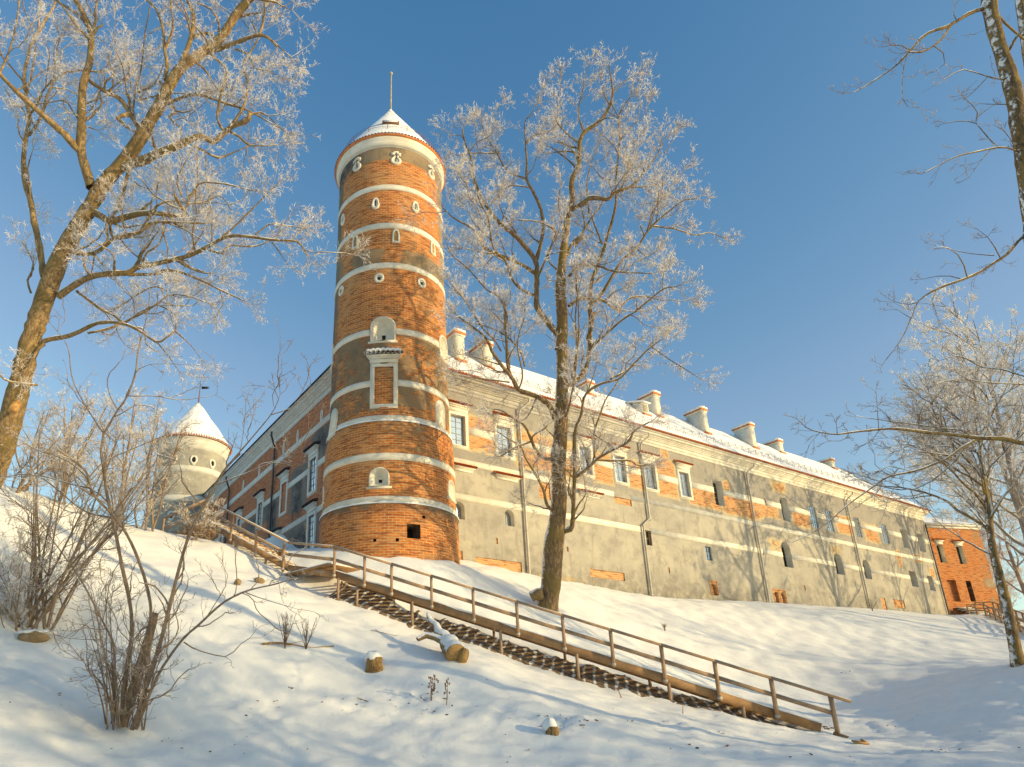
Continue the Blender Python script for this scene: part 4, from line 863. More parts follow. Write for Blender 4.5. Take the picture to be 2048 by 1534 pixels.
# felled log with two limbs
p=gpt(905,1324); e=empty('felled_log','felled snow covered log with a sawn end and two limbs lying on the slope','log',(p[0],p[1],p[2]))
s=1/mpx(p); L=lambda px,py,d: at_h(px,py,math.hypot(p[0],p[1])+d)-np.array([p[0],p[1],p[2]])
M['barksnow']=bark_mat('snowy_bark',(.34,.22,.11),(.24,.15,.07),(.42,.29,.15),.95)
mb=MB(); a,b=L(912,1308,-.05),L(896,1283,.75); c=L(878,1262,1.1); d=L(862,1240,1.4); 
LP=np.array([a,a+(b-a)*.5,b,c,d,L(853,1224,1.6)]); tq=np.linspace(0,5,30); LR=np.interp(tq,range(6),[.29,.30,.23,.14,.085,.03])*(1+.09*np.sin(tq*5.1)+.06*np.sin(tq*13+1)); LQ=np.stack([np.interp(tq,range(6),LP[:,k]) for k in range(3)],-1)+.025*np.stack([np.sin(tq*4),np.cos(tq*3.3),np.sin(tq*6)],-1)*np.minimum(1,tq)[:,None]
mb.tube(LQ,LR,16)
mb.tube(np.array([b+(a-b)*.25,L(872,1275,.75),L(852,1270,.8),L(835,1279,.7)]),[.14,.11,.10,.07],10); mb.build('trunk',M['barksnow'],e,smooth=True)
mb=MB(); v=a-b; v=v/np.linalg.norm(v); mb.cyl(a-v*.02,a+v*.015,.30,.295,18); mb.build('sawn_end',M['cutwood'],e)
mb=MB(); q=L(932,1313,.1); mb.cyl(L(918,1309,.02),q,.25,.21,14); mb.build('side_limb',M['barkold'],e)
# stones
def stone(px,py,w,h,label,seed,mat='barkold',snow=True):
    p=gpt(px,py); s=1/mpx(p); e=empty('stone',label,'stone',(p[0],p[1],p[2])); mb=MB(); lumpy(mb,(0,0,h*s*.35),(w*s/2,w*s*.4,h*s*.6),seed); mb.build('rock',M['stone'],e,smooth=True)
    if snow: mb=MB(); lumpy(mb,(0,.12,h*s*.78),(w*s*.62,w*s*.5,h*s*.32),seed+4); mb.build('snow_cap',M['snow'],e,smooth=True)
M['stone']=varied('tan_stone',(.34,.24,.13),(.22,.15,.08),6,.9,.6,.03,12)
stone(65,1283,56,22,'low tan boulder capped with snow below the bushes',8)
stone(475,1170,16,13,'small round tan stone poking out of the upper slope',9,snow=False)
stone(518,1166,20,12,'small dark stone capped with snow near the upper stairs',12)
# dry seed head plant
M['stem']=varied('dry_stem',(.20,.13,.08),(.13,.08,.05),9,.85)
def dryplant(px,py,hp,n,label,seed,heads=True,spread=.25):
    p=gpt(px,py); s=1/mpx(p); H=hp*s; g=random.Random(seed); e=empty('dry_plant',label,'plant',tuple(p)); mb=MB(); hd=MB()
    for i in range(n):
        a=g.uniform(0,6.28); b=g.uniform(0,spread)*H; q=np.array([0,0,-.03]); P=[q]
        for j in range(1,6): P.append(np.array([math.cos(a)*b*(j/5)**1.3+g.uniform(-.02,.02),math.sin(a)*b*(j/5)**1.3+g.uniform(-.02,.02),H*g.uniform(.85,1)*j/5]))
        mb.tube(np.array(P),np.linspace(.009,.004,6),4)
        if heads:
            for j in range(7): c=P[-1-(j%3)]+np.array([g.uniform(-.08,.08),g.uniform(-.08,.08),g.uniform(-.06,.08)]); mb.tube(np.array([P[-1-(j%3)],c]),[.004,.003],3); lumpy(hd,c,(.016,.016,.03),seed*31+i*11+j,0,5,6)
        else:
            for j in range(5): c=P[2+j%3]; q=c+np.array([g.uniform(-.1,.1),g.uniform(-.1,.1),g.uniform(.05,.18)]); mb.tube(np.array([c,q]),[.005,.003],3)
    mb.build('stem',M['stem'],e)
    if heads: hd.build('seed_head',M['leaf'],e)
dryplant(862,1405,48,4,'dried brown plant with drooping seed heads in the snow',4)
dryplant(893,1412,52,2,'tall thin dried seed head stalk beside the brown plant',6,True,.2)
dryplant(570,1300,80,14,'tuft of thin upright dry stems on the snow below the stairs',7,False,.3)
dryplant(612,1300,66,10,'short frosted tuft of dry stems beside a fallen branch',9,False,.5)
dryplant(505,1085,30,26,'frosted dry grass clump beside the upper flight of stairs',10,False,.8)
dryplant(560,1118,26,24,'frosted dry grass clump under the landing of the stairs',11,False,.9)
dryplant(1330,1262,14,8,'tiny dry tuft on the bright slope between stairs and wing',12,False,.6)
dryplant(1745,1222,26,14,'frosted weeds at the foot of the long wing wall',15,False,.7)
for k,(x0,y0,x1,y1,r,lb) in enumerate(((524,1290,668,1296,.035,'long fallen branch lying in the snow among dry stems'),(742,1262,795,1274,.012,'thin twig lying on the snow left of the felled log'),(1243,1398,1236,1380,.02,'short stick standing in the snow below the stairs'),(1366,1430,1366,1409,.014,'thin stake standing in shaded snow under the stringer'),(715,1398,752,1412,.012,'curved twig on the trampled snow near the bottom'))):
    a=gpt(x0,y0); b=gpt(x1,y1) if k not in (2,3) else at_h(x1,y1,math.hypot(a[0],a[1])); o_=np.array(a); e=empty('fallen_branch' if k not in (2,3) else 'stick',lb,'branch' if k not in (2,3) else 'stick',tuple(a)); mb=MB()
    P=np.array([o_*0+(b-o_)*t+np.array([0,0,.03+.05*math.sin(t*7)*(k<1)]) for t in np.linspace(0,1,8)]); mb.tube(P,np.linspace(r,r*.45,8),6)
    if k==0:
        for t in (2,4,5,6): mb.tube(np.array([P[t],P[t]+np.array([.25,-.3+.1*t,-.02]),P[t]+np.array([.6,-.4+.15*t,.05])]),[.015,.01,.006],4)
    mb.build('branch',M['barkold'],e)
p=gpt(1722,1490); e=empty('board_scrap','broken brown board lying in the snow at the lower right','board',tuple(p)); mb=MB(); mb.box((0,0,.06),(.36,.14,.04),0,np.array(Matrix.Rotation(.3,3,'X')@Matrix.Rotation(.12,3,'Y'))); mb.box((.12,.05,.09),(.14,.10,.03),0,np.array(Matrix.Rotation(.5,3,'Y'))); mb.build('plank',M['wood_warm'],e)
p=gpt(1654,1460); e=empty('leaf_clump','clump of brown leaves at the foot of the stair railing','leaves',tuple(p)); mb=MB()
g=random.Random(5)
def leaf(mb,c,s,g):
    a=g.uniform(0,6.28); t=g.uniform(.2,1.2); u=np.array([math.cos(a),math.sin(a),.25*g.uniform(-1,1)]); w=np.array([-math.sin(a)*math.cos(t),math.cos(a)*math.cos(t),math.sin(t)]); c=np.asarray(c)
    mb.add([c-u*s,c-w*s*.5,c+w*s*.1+np.array([0,0,s*.25]),c+w*s*.5,c+u*s],None,[[0,1,2],[1,4,2],[4,3,2],[3,0,2]])
for i in range(12): leaf(mb,(g.gauss(0,.1),g.gauss(0,.06),.03+.08*g.random()),.06,g)
mb.build('leaf',M['leaf'],e)
mb=MB()
for (x,y,n,sp) in ((540,1405,3,.1),(660,1397,2,.1),(693,1405,3,.15),(718,1415,3,.12),(790,1410,2,.1),(870,1420,9,.25),(840,1405,9,.3),(1100,1445,6,.3),(1140,1450,6,.25),(1165,1440,4,.2),(980,1370,1,.1),(1020,1440,1,0),(1175,1450,2,.1),(1260,1446,2,.1),(1330,1447,2,.1),(1434,1466,3,.1),(1382,1494,2,.1),(1455,1495,2,.1),(1700,1345,2,.15),(1555,1270,1,.1),(370,1497,4,.2),(130,1390,2,.1),(580,1380,2,.1),(1868,1505,4,.15),(1905,1505,4,.2),(1790,1453,2,.2),(485,1460,1,.1),(620,1497,1,.1),(120,1236,5,.25),(500,1410,3,.2),(1520,1440,2,.2),(1000,1500,2,.3),(1600,1510,2,.3)):
    p=gpt(x,y)
    for i in range(n): q=p+np.array([g.gauss(0,sp+.01),g.gauss(0,sp+.01),0]); q[2]=tz(q[0],q[1])+.02; leaf(mb,q,g.uniform(.03,.06),g)
for i in range(150):
    x,y=g.uniform(0,2048),g.uniform(1400,1530); p=gpt(x,y); leaf(mb,p+np.array([0,0,.012]),g.uniform(.012,.03),g)
tag(mb.build('leaf_litter',M['leaf']),'scattered brown leaf scraps on the foreground snow','leaf litter',kind='stuff')
# stone steps and far stairs beside the brick building
p=fac(1915,1235,BC,HB,NB); us=fb(1916,1228)[0]; zg=fb(1916,1238)[1]
e=empty('stone_steps','short flight of snowy stone steps at the brick building','steps',tuple(BC+HB*us+NB*2.2+np.array([0,0,zg])),math.pi/2-AB)
for k in range(5): mb=MB(); mb.box((0,k*.38,.12+k*.2),(2.0,.42,.22)); mb.box((0,k*.38-.02,.25+k*.2),(1.9,.34,.05),1); mb.build('step',[M['earth'],M['snow']],e)
mb=MB(); mb.prism([(-.3,-.1),(1.9,-.1),(1.9,1.25),(1.6,1.25),(-.3,.1)],-1.25,-1.02,lambda a,b,d:(-d,a,b)); mb.build('cheek_wall',M['ruin'] if False else M['stone'],e)
fs=empty('wooden_staircase','distant snowy wooden stairs with handrail descending right of the brick building','staircase',(0,0,0))
a=at_h(1950,1205,76); b=at_h(1985,1204,72); c=at_h(2075,1238,58); fs.location=tuple(a); W3=np.array(a)
pp=[a-W3,b-W3,c-W3]; side=np.array([.25,.97,0])
for dz,nm in ((0,'handrail'),(-.5,'middle_rail')):
    mb=MB(); [mb.beam(up3(x,dz),up3(y,dz),.09,.09) for x,y in zip(pp[:-1],pp[1:])]; [mb.beam(up3(x+side*1.5,dz),up3(y+side*1.5,dz),.09,.09) for x,y in zip(pp[:-1],pp[1:])]; mb.build(nm,M['wood'],fs)
for x,y in zip(pp[:-1],pp[1:]):
    n=max(2,int(np.linalg.norm(y-x)/2))
    for i in range(n):
        for s_ in (0,1.5): q=x+(y-x)*i/n+side*s_; mb=MB(); mb.box(up3(q,-.6),(.1,.1,1.2)); mb.build('post',M['wood'],fs)
mb=MB(); [mb.beam(up3(x+side*s_,-1.2),up3(y+side*s_,-1.2),.08,.28) for x,y in zip(pp[:-1],pp[1:]) for s_ in (0,1.5)]; mb.build('stringer',M['wood_warm'],fs)
d=pp[2]-pp[1]; n=40
for i in range(n): mb=MB(); mb.box(up3(pp[1]+d*(i+.5)/n+side*.75,-1.05),(.34,1.45,.05)); mb.box(up3(pp[1]+d*(i+.5)/n+side*.75,-1.0),(.26,1.3,.05),1); mb.build('tread',[M['wood'],M['snow']],fs)
# ---------------------------------------------------------------- bare frosted trees
TR=np.random.default_rng(5)
def unit(v): return v/(np.linalg.norm(v,axis=-1,keepdims=True)+1e-9)
def depth_of(p): return float((np.asarray(p)-np.array([0,0,CZ]))@(CM@np.array([0,0,1.])))
def smooth(P,n):
    P=np.asarray(P,float)
    if len(P)<3: return np.array([P[0]+(P[-1]-P[0])*t for t in np.linspace(0,1,n)])
    s=np.r_[0,np.cumsum(np.linalg.norm(np.diff(P,axis=0),axis=1))]; E=np.vstack([2*P[0]-P[1],P,2*P[-1]-P[-2]]); out=[]
    for t in np.linspace(0,s[-1],n):
        i=min(len(P)-2,int(np.searchsorted(s,t,side='right'))-1); f=(t-s[i])/(s[i+1]-s[i]+1e-9); a,b,c,d=E[i:i+4]
        out.append(.5*((2*b)+(c-a)*f+(2*a-5*b+4*c-d)*f*f+(3*b-a-3*c+d)*f**3))
    return np.array(out)
def grow(P0,D,L,K,wob=.25,trop=.1,g=TR):
    M=len(P0); out=np.empty((M,K,3)); out[:,0]=P0; d=unit(D.copy())
    for k in range(1,K):
        d=unit(d+wob*g.normal(size=(M,3))+np.array([0,0,trop])); out[:,k]=out[:,k-1]+d*(L/(K-1))[:,None]
    return out
def sprout(Pol,per,ang,L0,L1,K,wob,trop,tmin=.15,g=TR):
    """children of polylines Pol (M,K,3): per each"""
    M,KK,_=Pol.shape; idx=np.repeat(np.arange(M),per); t=tmin+(1-tmin)*g.random(len(idx)); f=t*(KK-1); i=np.minimum(f.astype(int),KK-2); f=(f-i)[:,None]
    a=Pol[idx,i]; b=Pol[idx,i+1]; p=a+(b-a)*f; tan=unit(b-a); r=unit(np.cross(tan,g.normal(size=tan.shape))); th=np.radians(g.uniform(ang[0],ang[1],len(idx)))[:,None]
    d=tan*np.cos(th)+r*np.sin(th); return grow(p,d,g.uniform(L0,L1,len(idx))*(1.15-.6*t),K,wob,trop,g)
def rads(Pol,r0,r1): return np.broadcast_to(np.linspace(r0,r1,Pol.shape[1])[None],Pol.shape[:2])
class Tree:
    def __init__(s,d0,seed): s.d0=d0; s.br=[]; s.px=np.zeros((0,2)); s.dp=np.zeros(0); s.g=np.random.default_rng(seed)
    def trace(s,pts,w0,w1,conv,slope=None,d=None):
        z,ox,oy=conv; q=np.array([(x/z+ox,y/z+oy) for x,y in pts],float); w0/=z; w1/=z
        if d is None:
            if len(s.px): k=np.argmin(((s.px-q[0])**2).sum(1)); d=s.dp[k]
            else: d=s.d0
        if slope is None: slope=s.g.uniform(-.6,.6)
        n=max(4,int(np.linalg.norm(np.diff(q,axis=0),axis=1).sum()/FOC*d/.17)); Q=smooth(q,n)
        Q+=s.g.normal(size=Q.shape)*.25*(FOC/2048)*(1 if n>8 else 0)
        L=np.r_[0,np.cumsum(np.linalg.norm(np.diff(Q,axis=0),axis=1))]/FOC*d
        dd=d+slope*L*(1-.25*L/(L[-1]+1e-6))+ (.12*np.sin(L*1.3+s.g.uniform(0,6)) *np.minimum(1,L/1.5) if slope!=0 else 0)
        P=np.array([at_depth(a[0],a[1],e) for a,e in zip(Q,dd)]); R=np.linspace(w0,w1,n)/2/FOC*dd
        R=R*(1+.06*s.g.normal(size=n))
        s.br.append((P,R)); s.px=np.vstack([s.px,Q]); s.dp=np.r_[s.dp,dd]; return s
    def fill(s,spacing,Lr,rmin,rmax,ang=(35,70),trop=.06,frac=.55):
        """extra side limbs in depth, off the drawn ones"""
        S=[];D=[];Rr=[]
        for P,R in s.br:
            for k in range(2,len(P)-1):
                if rmin<R[k]<rmax and s.g.random()<.17/spacing:
                    t=unit(P[k+1]-P[k-1]); r=unit(np.cross(t,s.g.normal(size=3))); a=math.radians(s.g.uniform(*ang)); S.append(P[k]);D.append(t*math.cos(a)+r*math.sin(a)+np.array([0,0,.15])); Rr.append(R[k]*frac)
        if not S: return s
        Pl=grow(np.array(S),np.array(D),s.g.uniform(Lr[0],Lr[1],len(S)),9,.22,trop,s.g); Rr=np.minimum(np.array(Rr),.05)
        for p,r in zip(Pl,Rr): s.br.append((p,np.linspace(r,.009,9)))
        return s
    def tips(s,n):
        return s
    def build(s,root,bark,twig,frost,l1=(.22,.5,1.2),l2=6,l3=5,rmax=.12,r=(.010,.007,.006),trop=(.06,.06,.05),l2L=(.25,.6),l3L=(.08,.22),sides=8,l1n=None,tipn=5,snow=0.):
        o=np.array(root.location); mb=MB()
        for P,R in s.br: mb.tubes((P-o)[None],R[None],sides if R[0]>.05 else 6)
        trunk=mb.build('trunk',bark,root,smooth=True)
        if snow>0:
            mb=MB()
            for P,R in s.br:
                if len(P)<5: continue
                T_=unit(np.gradient(P,axis=0)); hz=np.clip(1.15-T_[:,2]**2*1.6,0,1); L_=np.r_[0,np.cumsum(np.linalg.norm(np.diff(P,axis=0),axis=1))]; ph=s.g.uniform(0,6,2)
                w=np.clip(hz*(.75+.55*np.sin(L_*3.1+ph[0])*np.sin(L_*7.3+ph[1])),0,1)*np.minimum(1,.11/np.maximum(R,.01))
                rr=np.maximum(.0005,(R*.62+.006)*w*snow); up=np.array([0,0,1.])-T_*T_[:,2:3]; up/=np.linalg.norm(up,axis=1,keepdims=True)+1e-6; up=up+np.array([-.35,0,0])
                mb.tubes((P+up*(R*.80)[:,None]-o)[None],rr[None],6)
            mb.build('snow',M['snow'],root,smooth=True)
        S=[];D=[];L=[]
        for P,R in s.br:
            for k in range(1,len(P)-1):
                seg=np.linalg.norm(P[k]-P[k-1])
                if R[k]<rmax:
                    for _ in range(s.g.poisson(seg/l1[0])):
                        t=unit(P[k+1]-P[k-1]); q=unit(np.cross(t,s.g.normal(size=3))); a=math.radians(s.g.uniform(25,70)); S.append(P[k]); D.append(t*math.cos(a)+q*math.sin(a)); L.append(s.g.uniform(l1[1],l1[2]))
            if R[-1]<.06:
                for _ in range(tipn): S.append(P[-1]); D.append(unit(P[-1]-P[-2])+s.g.normal(size=3)*.45); L.append(s.g.uniform(l1[1],l1[2]))
        A=grow(np.array(S),np.array(D),np.array(L),6,.22,trop[0],s.g); B=sprout(A,l2,(20,60),l2L[0],l2L[1],4,.22,trop[1],.15,s.g); C=sprout(B,l3,(20,65),l3L[0],l3L[1],3,.25,trop[2],.2,s.g)
        C2=sprout(B[:,2:],max(1,l3//2),(10,60),l3L[0],l3L[1]*.9,3,.25,trop[2],.5,s.g)
        mb=MB(); mb.tubes(A-o,rads(A,r[0],r[0]*.6),4); mb.tubes(B-o,rads(B,r[1],r[1]*.6),3); mb.build('twigs',twig,root)
        mb=MB(); mb.tubes(C-o,rads(C,r[2],r[2]*.55),3); mb.tubes(C2-o,rads(C2,r[2],r[2]*.55),3); mb.build('crown',frost,root)
        print(root['label'][:40],'twigs',len(A),len(B),len(C)+len(C2)); return root
M['bark']=bark_mat('mossy_bark',(.42,.29,.13),(.19,.12,.06),(.16,.12,.045),.46,(-.1,.3,1.))
M['bark_main']=bark_mat('furrowed_bark',(.36,.24,.12),(.13,.085,.05),(.20,.145,.045),.50,(-.7,.1,.8))
M['bark_birch']=bark_mat('snow_plastered_bark',(.26,.17,.07),(.10,.07,.04),(.30,.20,.06),.385,(-.8,-.3,.35))
M['bark_grey']=bark_mat('grey_brown_bark',(.30,.215,.15),(.19,.135,.095),(.34,.24,.14),.30,(-.2,.2,1.))
M['twig']=frost_mat('frosted_twig',(.26,.19,.13),(.55,.48,.42))
M['twig_dark']=frost_mat('dark_twig',(.19,.13,.10),(.36,.29,.25))
M['frost']=frost_mat('hoar_frost',(.66,.60,.55),(.84,.80,.77))
M['frost_white']=frost_mat('white_hoar_frost',(.62,.58,.55),(.86,.84,.82))
ZA=(3.068,0,0); ZB=(2.739,0,440); ZC=(2.325,860,100); ZD=(2.6455,860,640); ZEv=(2.397,1580,0); ZF=(3.068,1580,600); ZG=(2.42,0,900); Z1=(1,0,0); ZS=(3.336,1640,880)
def B2(*p): return list(p)
M['bark_frosty']=bark_mat('frosty_bark',(.34,.28,.23),(.24,.19,.15),(.42,.37,.32),.75)
# --- big tree on the left
t=Tree(19.5,21)
t.trace([(-95,1190),(-70,1090),(-38,1000),(-6,925),(15,860),(34,790),(56,700),(75,640),(84,612),(106,550),(128,500),(153,458),(185,405),(209,365),(241,330),(270,293),(293,254),(316,215),(336,176),(358,140),(384,120),(410,101),(437,81),(456,55),(472,29),(492,6),(508,-15),(530,-60)],56,12,Z1,slope=-.02)
T=t.trace
T([(560,1150),(530,1050),(495,920),(500,800),(500,640),(515,500),(550,380),(560,260),(550,170),(500,60),(450,-20),(420,-90)],62,26,ZA,.12)
T([(490,930),(400,830),(300,740),(200,650),(120,580),(50,510),(0,455),(-60,380),(-140,330)],46,14,ZA,-.35)
T([(555,200),(590,130),(585,60),(600,0),(610,-60)],18,10,ZA); T([(545,170),(480,90),(420,50),(340,0),(300,-60)],20,8,ZA)
T([(269,1697),(240,1500),(207,1350),(190,1240),(155,1130),(145,1000),(155,870),(180,720),(160,600),(150,450),(180,320),(200,250),(270,140),(330,40),(350,-40)],40,12,ZA,.35)
T([(180,830),(250,720),(300,560),(370,460),(500,430),(640,440),(780,380),(890,405)],18,6,ZA); T([(170,720),(230,640),(260,560),(330,470),(350,300),(370,230)],13,5,ZA); T([(160,590),(200,420),(215,230),(150,60),(140,-30)],12,5,ZA)
T([(85,560),(170,520),(230,460),(300,420)],10,4,ZA); T([(0,450),(60,300),(100,150),(120,0),(125,-50)],12,8,ZA,d=19)
T([(740,1030),(800,1010),(900,970),(1000,930),(1100,890),(1180,850),(1240,838),(1310,872),(1370,820),(1430,770),(1520,740),(1530,690)],56,26,ZA,-.25)
T([(1370,800),(1335,730),(1350,600),(1390,430),(1300,340),(1260,230),(1170,130),(1120,30),(1090,-40)],17,8,ZA); T([(1430,760),(1500,640),(1520,500),(1490,400),(1580,250),(1610,130),(1620,40)],18,6,ZA); T([(1180,890),(1260,930),(1340,970),(1420,940),(1540,890)],16,6,ZA); T([(1480,740),(1600,690),(1740,800)],12,5,ZA)
T([(560,1300),(610,1320),(680,1360),(760,1335),(860,1312),(960,1310),(1060,1320),(1150,1320),(1100,1250),(1070,1190)],44,16,ZA,-.4)
T([(1130,1320),(1150,1240),(1200,1160),(1240,1120),(1380,1130),(1550,1170)],15,6,ZA); T([(1120,1210),(1085,1110),(1130,1010),(1180,920)],11,5,ZA); T([(1150,1250),(1260,1240),(1350,1200),(1420,1290)],10,4,ZA)
T([(800,1000),(780,1080),(740,1230),(680,1360),(700,1460),(830,1440),(890,1385),(1000,1360),(1250,1370)],24,9,ZA,-.1)
T([(320,420),(370,385),(420,350),(500,310),(600,295),(700,290),(750,260),(850,240),(940,220),(1050,190),(1150,140),(1250,90),(1350,90),(1500,110),(1630,120),(1680,190)],36,8,ZB,-.25)
T([(700,300),(850,295),(910,275),(1000,290),(1100,330),(1200,380),(1330,440)],18,6,ZB); T([(1050,190),(1190,110),(1280,40),(1400,-80),(1500,-180)],15,5,ZB); T([(1150,160),(1220,185),(1250,140),(1390,145),(1490,110)],11,5,ZB); T([(1400,80),(1480,20),(1560,30),(1640,40)],8,4,ZB); T([(1490,120),(1540,190),(1580,250)],7,3,ZB); T([(980,215),(1040,230),(1000,270)],7,4,ZB)
T([(215,690),(250,660),(360,640),(440,610),(520,570),(600,560),(680,570),(770,610),(860,670),(910,645),(960,600),(965,560)],26,8,ZB,-.3)
T([(860,670),(920,740),(980,830)],9,3,ZB); T([(960,610),(1040,680),(1100,760)],8,3,ZB); T([(480,620),(580,600),(700,550),(800,500),(900,430),(920,400),(880,370),(830,368),(750,410),(680,460),(610,500)],12,5,ZB); T([(690,560),(780,500),(860,460),(930,410),(1040,420),(1150,460)],11,4,ZB); T([(420,390),(500,450),(560,495),(620,520),(700,580),(790,600),(800,680),(860,720)],16,5,ZB); T([(860,465),(940,500),(980,560)],7,3,ZB)
T([(350,150),(370,165),(440,187),(520,180),(580,140),(640,90),(760,70),(830,20),(900,10),(1120,20)],24,7,ZB,-.35); T([(620,90),(600,0),(590,-60)],9,5,ZB); T([(520,180),(500,300)],9,6,ZB)
T([(150,900),(200,905),(50,885),(0,850),(-60,800)],14,7,ZB,-.6,d=19.3); T([(170,400),(150,330),(185,250),(130,130)],12,5,ZB); T([(240,680),(200,720),(140,850)],22,10,ZB,-.6)
T([(870,810),(800,700),(740,610),(660,570),(580,520),(540,490)],30,20,ZA,.3); T([(800,700),(720,720),(760,760)],26,20,ZA); T([(660,560),(790,450),(780,360)],12,5,ZA); T([(610,560),(580,650),(520,700)],12,6,ZA)
T([(1020,640),(1110,600),(1200,580),(1320,610),(1400,640),(1500,670),(1600,720),(1740,800)],20,6,ZA); T([(1100,420),(1150,300),(1180,200),(1190,100),(1150,0),(1130,-60)],34,20,ZA,.2); T([(1010,490),(1025,400),(1010,300),(1000,180),(960,60),(900,0)],24,10,ZA,.4); T([(1010,300),(1060,180),(1050,50),(1040,-40)],18,9,ZA)
T([(1260,320),(1370,290),(1480,250),(1590,215),(1660,240),(1700,290)],36,12,ZA,-.2); T([(1590,215),(1620,130),(1625,40)],16,8,ZA); T([(1180,230),(1260,200),(1320,230)],22,14,ZA); T([(1440,110),(1520,90),(1600,80)],20,9,ZA); T([(1340,200),(1350,160),(1300,60),(1210,20)],16,7,ZA)
T([(980,500),(1040,580),(1080,680),(1170,680),(1210,620)],14,8,ZA); T([(1080,690),(1035,720),(1110,790),(1110,870)],13,8,ZA); T([(820,660),(830,560),(870,400),(890,200),(920,50),(925,-40)],12,6,ZA); T([(830,570),(930,530),(980,460),(1000,400)],14,6,ZA); T([(840,620),(950,590),(1060,570),(1250,590)],10,4,ZA); T([(1210,390),(1260,430),(1330,540),(1390,600)],14,5,ZA); T([(1440,300),(1530,340),(1560,420),(1640,430),(1720,480)],12,5,ZA)
T([(520,640),(720,560),(800,600)],9,4,ZA); T([(520,770),(600,800)],9,5,ZA); T([(470,720),(400,620),(300,630),(200,640)],10,5,ZA); T([(700,510),(640,260),(560,230)],8,4,ZA)
p=t.br[0][0][0]; root=empty('bare_tree','big old leaning tree with mossy trunk and frosted twigs at the left edge','tree',(p[0],p[1],p[2]))
t.fill(.95,(.7,1.9),.014,.12)
t.build(root,M['bark'],M['twig'],M['frost'],l1=(.40,.35,1.0),l2=5,l3=4,rmax=.045,r=(.0065,.0046,.0042),l2L=(.18,.5),l3L=(.06,.2),snow=1.)
mb=MB(); a=at_depth(34,806,18.95); b=at_depth(24,822,18.7); mb.cyl(a-np.array(root.location),b-np.array(root.location),.13,.12,14); mb.build('sawn_stub',[M['cutwood']],root)
# --- main tree in front of the wing
bp_=gpt(1093,1214,22,40); t=Tree(depth_of(bp_),33); T=t.trace; print('main tree',bp_,t.d0)
T([(1092,1222),(1096,1200),(1098,1190)]+[(860+x/2.6455,640+y/2.6455) for x,y in ((640,1400),(648,1280),(655,1180),(670,1080),(683,950),(680,800),(685,700),(690,600),(695,500),(697,400),(700,300),(697,150),(700,20))]+[(860+x/2.325,100+y/2.325) for x,y in ((606,1400),(614,1250),(606,1100),(615,980),(627,880),(640,780),(660,700),(660,600),(690,540),(695,430),(720,380),(790,330),(830,270),(850,200),(840,120),(835,80))],46,3,Z1,0)
R0=t.br[0][1]; n0=len(R0); px0=t.px[:n0]; W=np.interp(px0[:,1][::-1],[135,180,260,360,400,480,520,570,640,720,780,870,960,1050,1075,1130,1190,1222],[2,4,8,11,12,15,18,22,22,22,25,28,29,34,40,40,40,50])[::-1]; t.br[0]=(t.br[0][0],W/2/FOC*t.dp[:n0])
T([(600,1330),(550,1270),(500,1200),(495,1130),(495,1050),(490,980),(430,900),(380,850),(310,790),(260,720),(210,610),(190,500),(160,420),(150,370)],32,6,ZC,.1)
T([(490,990),(510,920),(525,830),(515,740),(480,660),(450,600),(450,500),(445,440),(480,400),(560,375)],20,6,ZC,.35); T([(490,1040),(430,1000),(340,960),(250,920),(240,870),(180,820),(110,780),(60,735)],17,5,ZC,-.3); T([(480,1140),(420,1110),(380,1060),(350,980),(300,930),(280,850),(270,780),(230,700),(200,600)],13,5,ZC,-.5); T([(500,1060),(540,970),(575,880),(580,840),(510,800),(410,790)],12,5,ZC); T([(450,600),(360,560),(300,460),(260,400),(235,330)],9,3,ZC); T([(445,440),(440,340),(480,280)],7,3,ZC); T([(300,480),(200,480),(120,490)],6,3,ZC); T([(470,640),(380,630),(340,650)],7,4,ZC)
T([(660,520),(630,450),(590,420),(530,390),(470,370),(430,300),(380,240),(330,170),(310,120),(270,70),(200,20),(150,-20)],30,9,ZD,-.25); T([(430,310),(410,230),(405,120),(398,10),(395,-40)],19,12,ZD); T([(470,370),(490,290),(465,160),(470,80),(495,0),(500,-60)],9,5,ZD); T([(420,330),(350,320),(200,300),(130,290)],9,4,ZD); T([(380,240),(250,200),(150,180)],7,3,ZD)
T([(660,740),(600,730),(560,690),(530,620),(500,560),(440,520),(380,480),(330,470)],20,6,ZD,-.5); T([(640,735),(660,640),(700,560),(740,440),(770,250),(775,100),(770,0),(775,-120),(770,-260)],15,7,ZD,-.15); T([(530,645),(440,680),(375,720)],12,9,ZD); T([(560,690),(540,620),(600,580),(620,560)],12,8,ZD)
T([(700,1120),(745,1105),(755,1060),(760,950),(765,800),(765,600),(800,500),(820,400),(900,340),(1000,310),(1080,230),(1160,150),(1230,100)],26,6,ZD,-.3); T([(765,835),(840,780),(880,740),(960,690),(1040,650),(1085,585),(1160,540)],19,6,ZD,-.3); T([(880,740),(960,745),(1060,745),(1100,770),(1160,760)],13,6,ZD); T([(870,730),(868,600),(900,500),(930,420),(990,330),(1030,200)],12,5,ZD); T([(700,790),(730,795),(770,800)],9,8,ZD); T([(860,600),(950,660)],7,4,ZD)
T([(670,1030),(620,980),(600,900),(560,820),(500,720),(480,670),(400,620),(360,590)],18,5,ZD,-.6); T([(500,720),(420,690)],6,3,ZD)
T([(720,350),(790,310),(830,240),(842,150),(850,60),(862,-40)],28,20,ZD,.15); T([(735,1350),(745,1290),(745,1190),(750,1080),(790,980),(820,880),(850,780),(865,700),(865,600),(875,500),(880,400),(880,300),(930,220)],22,5,ZC,.1)
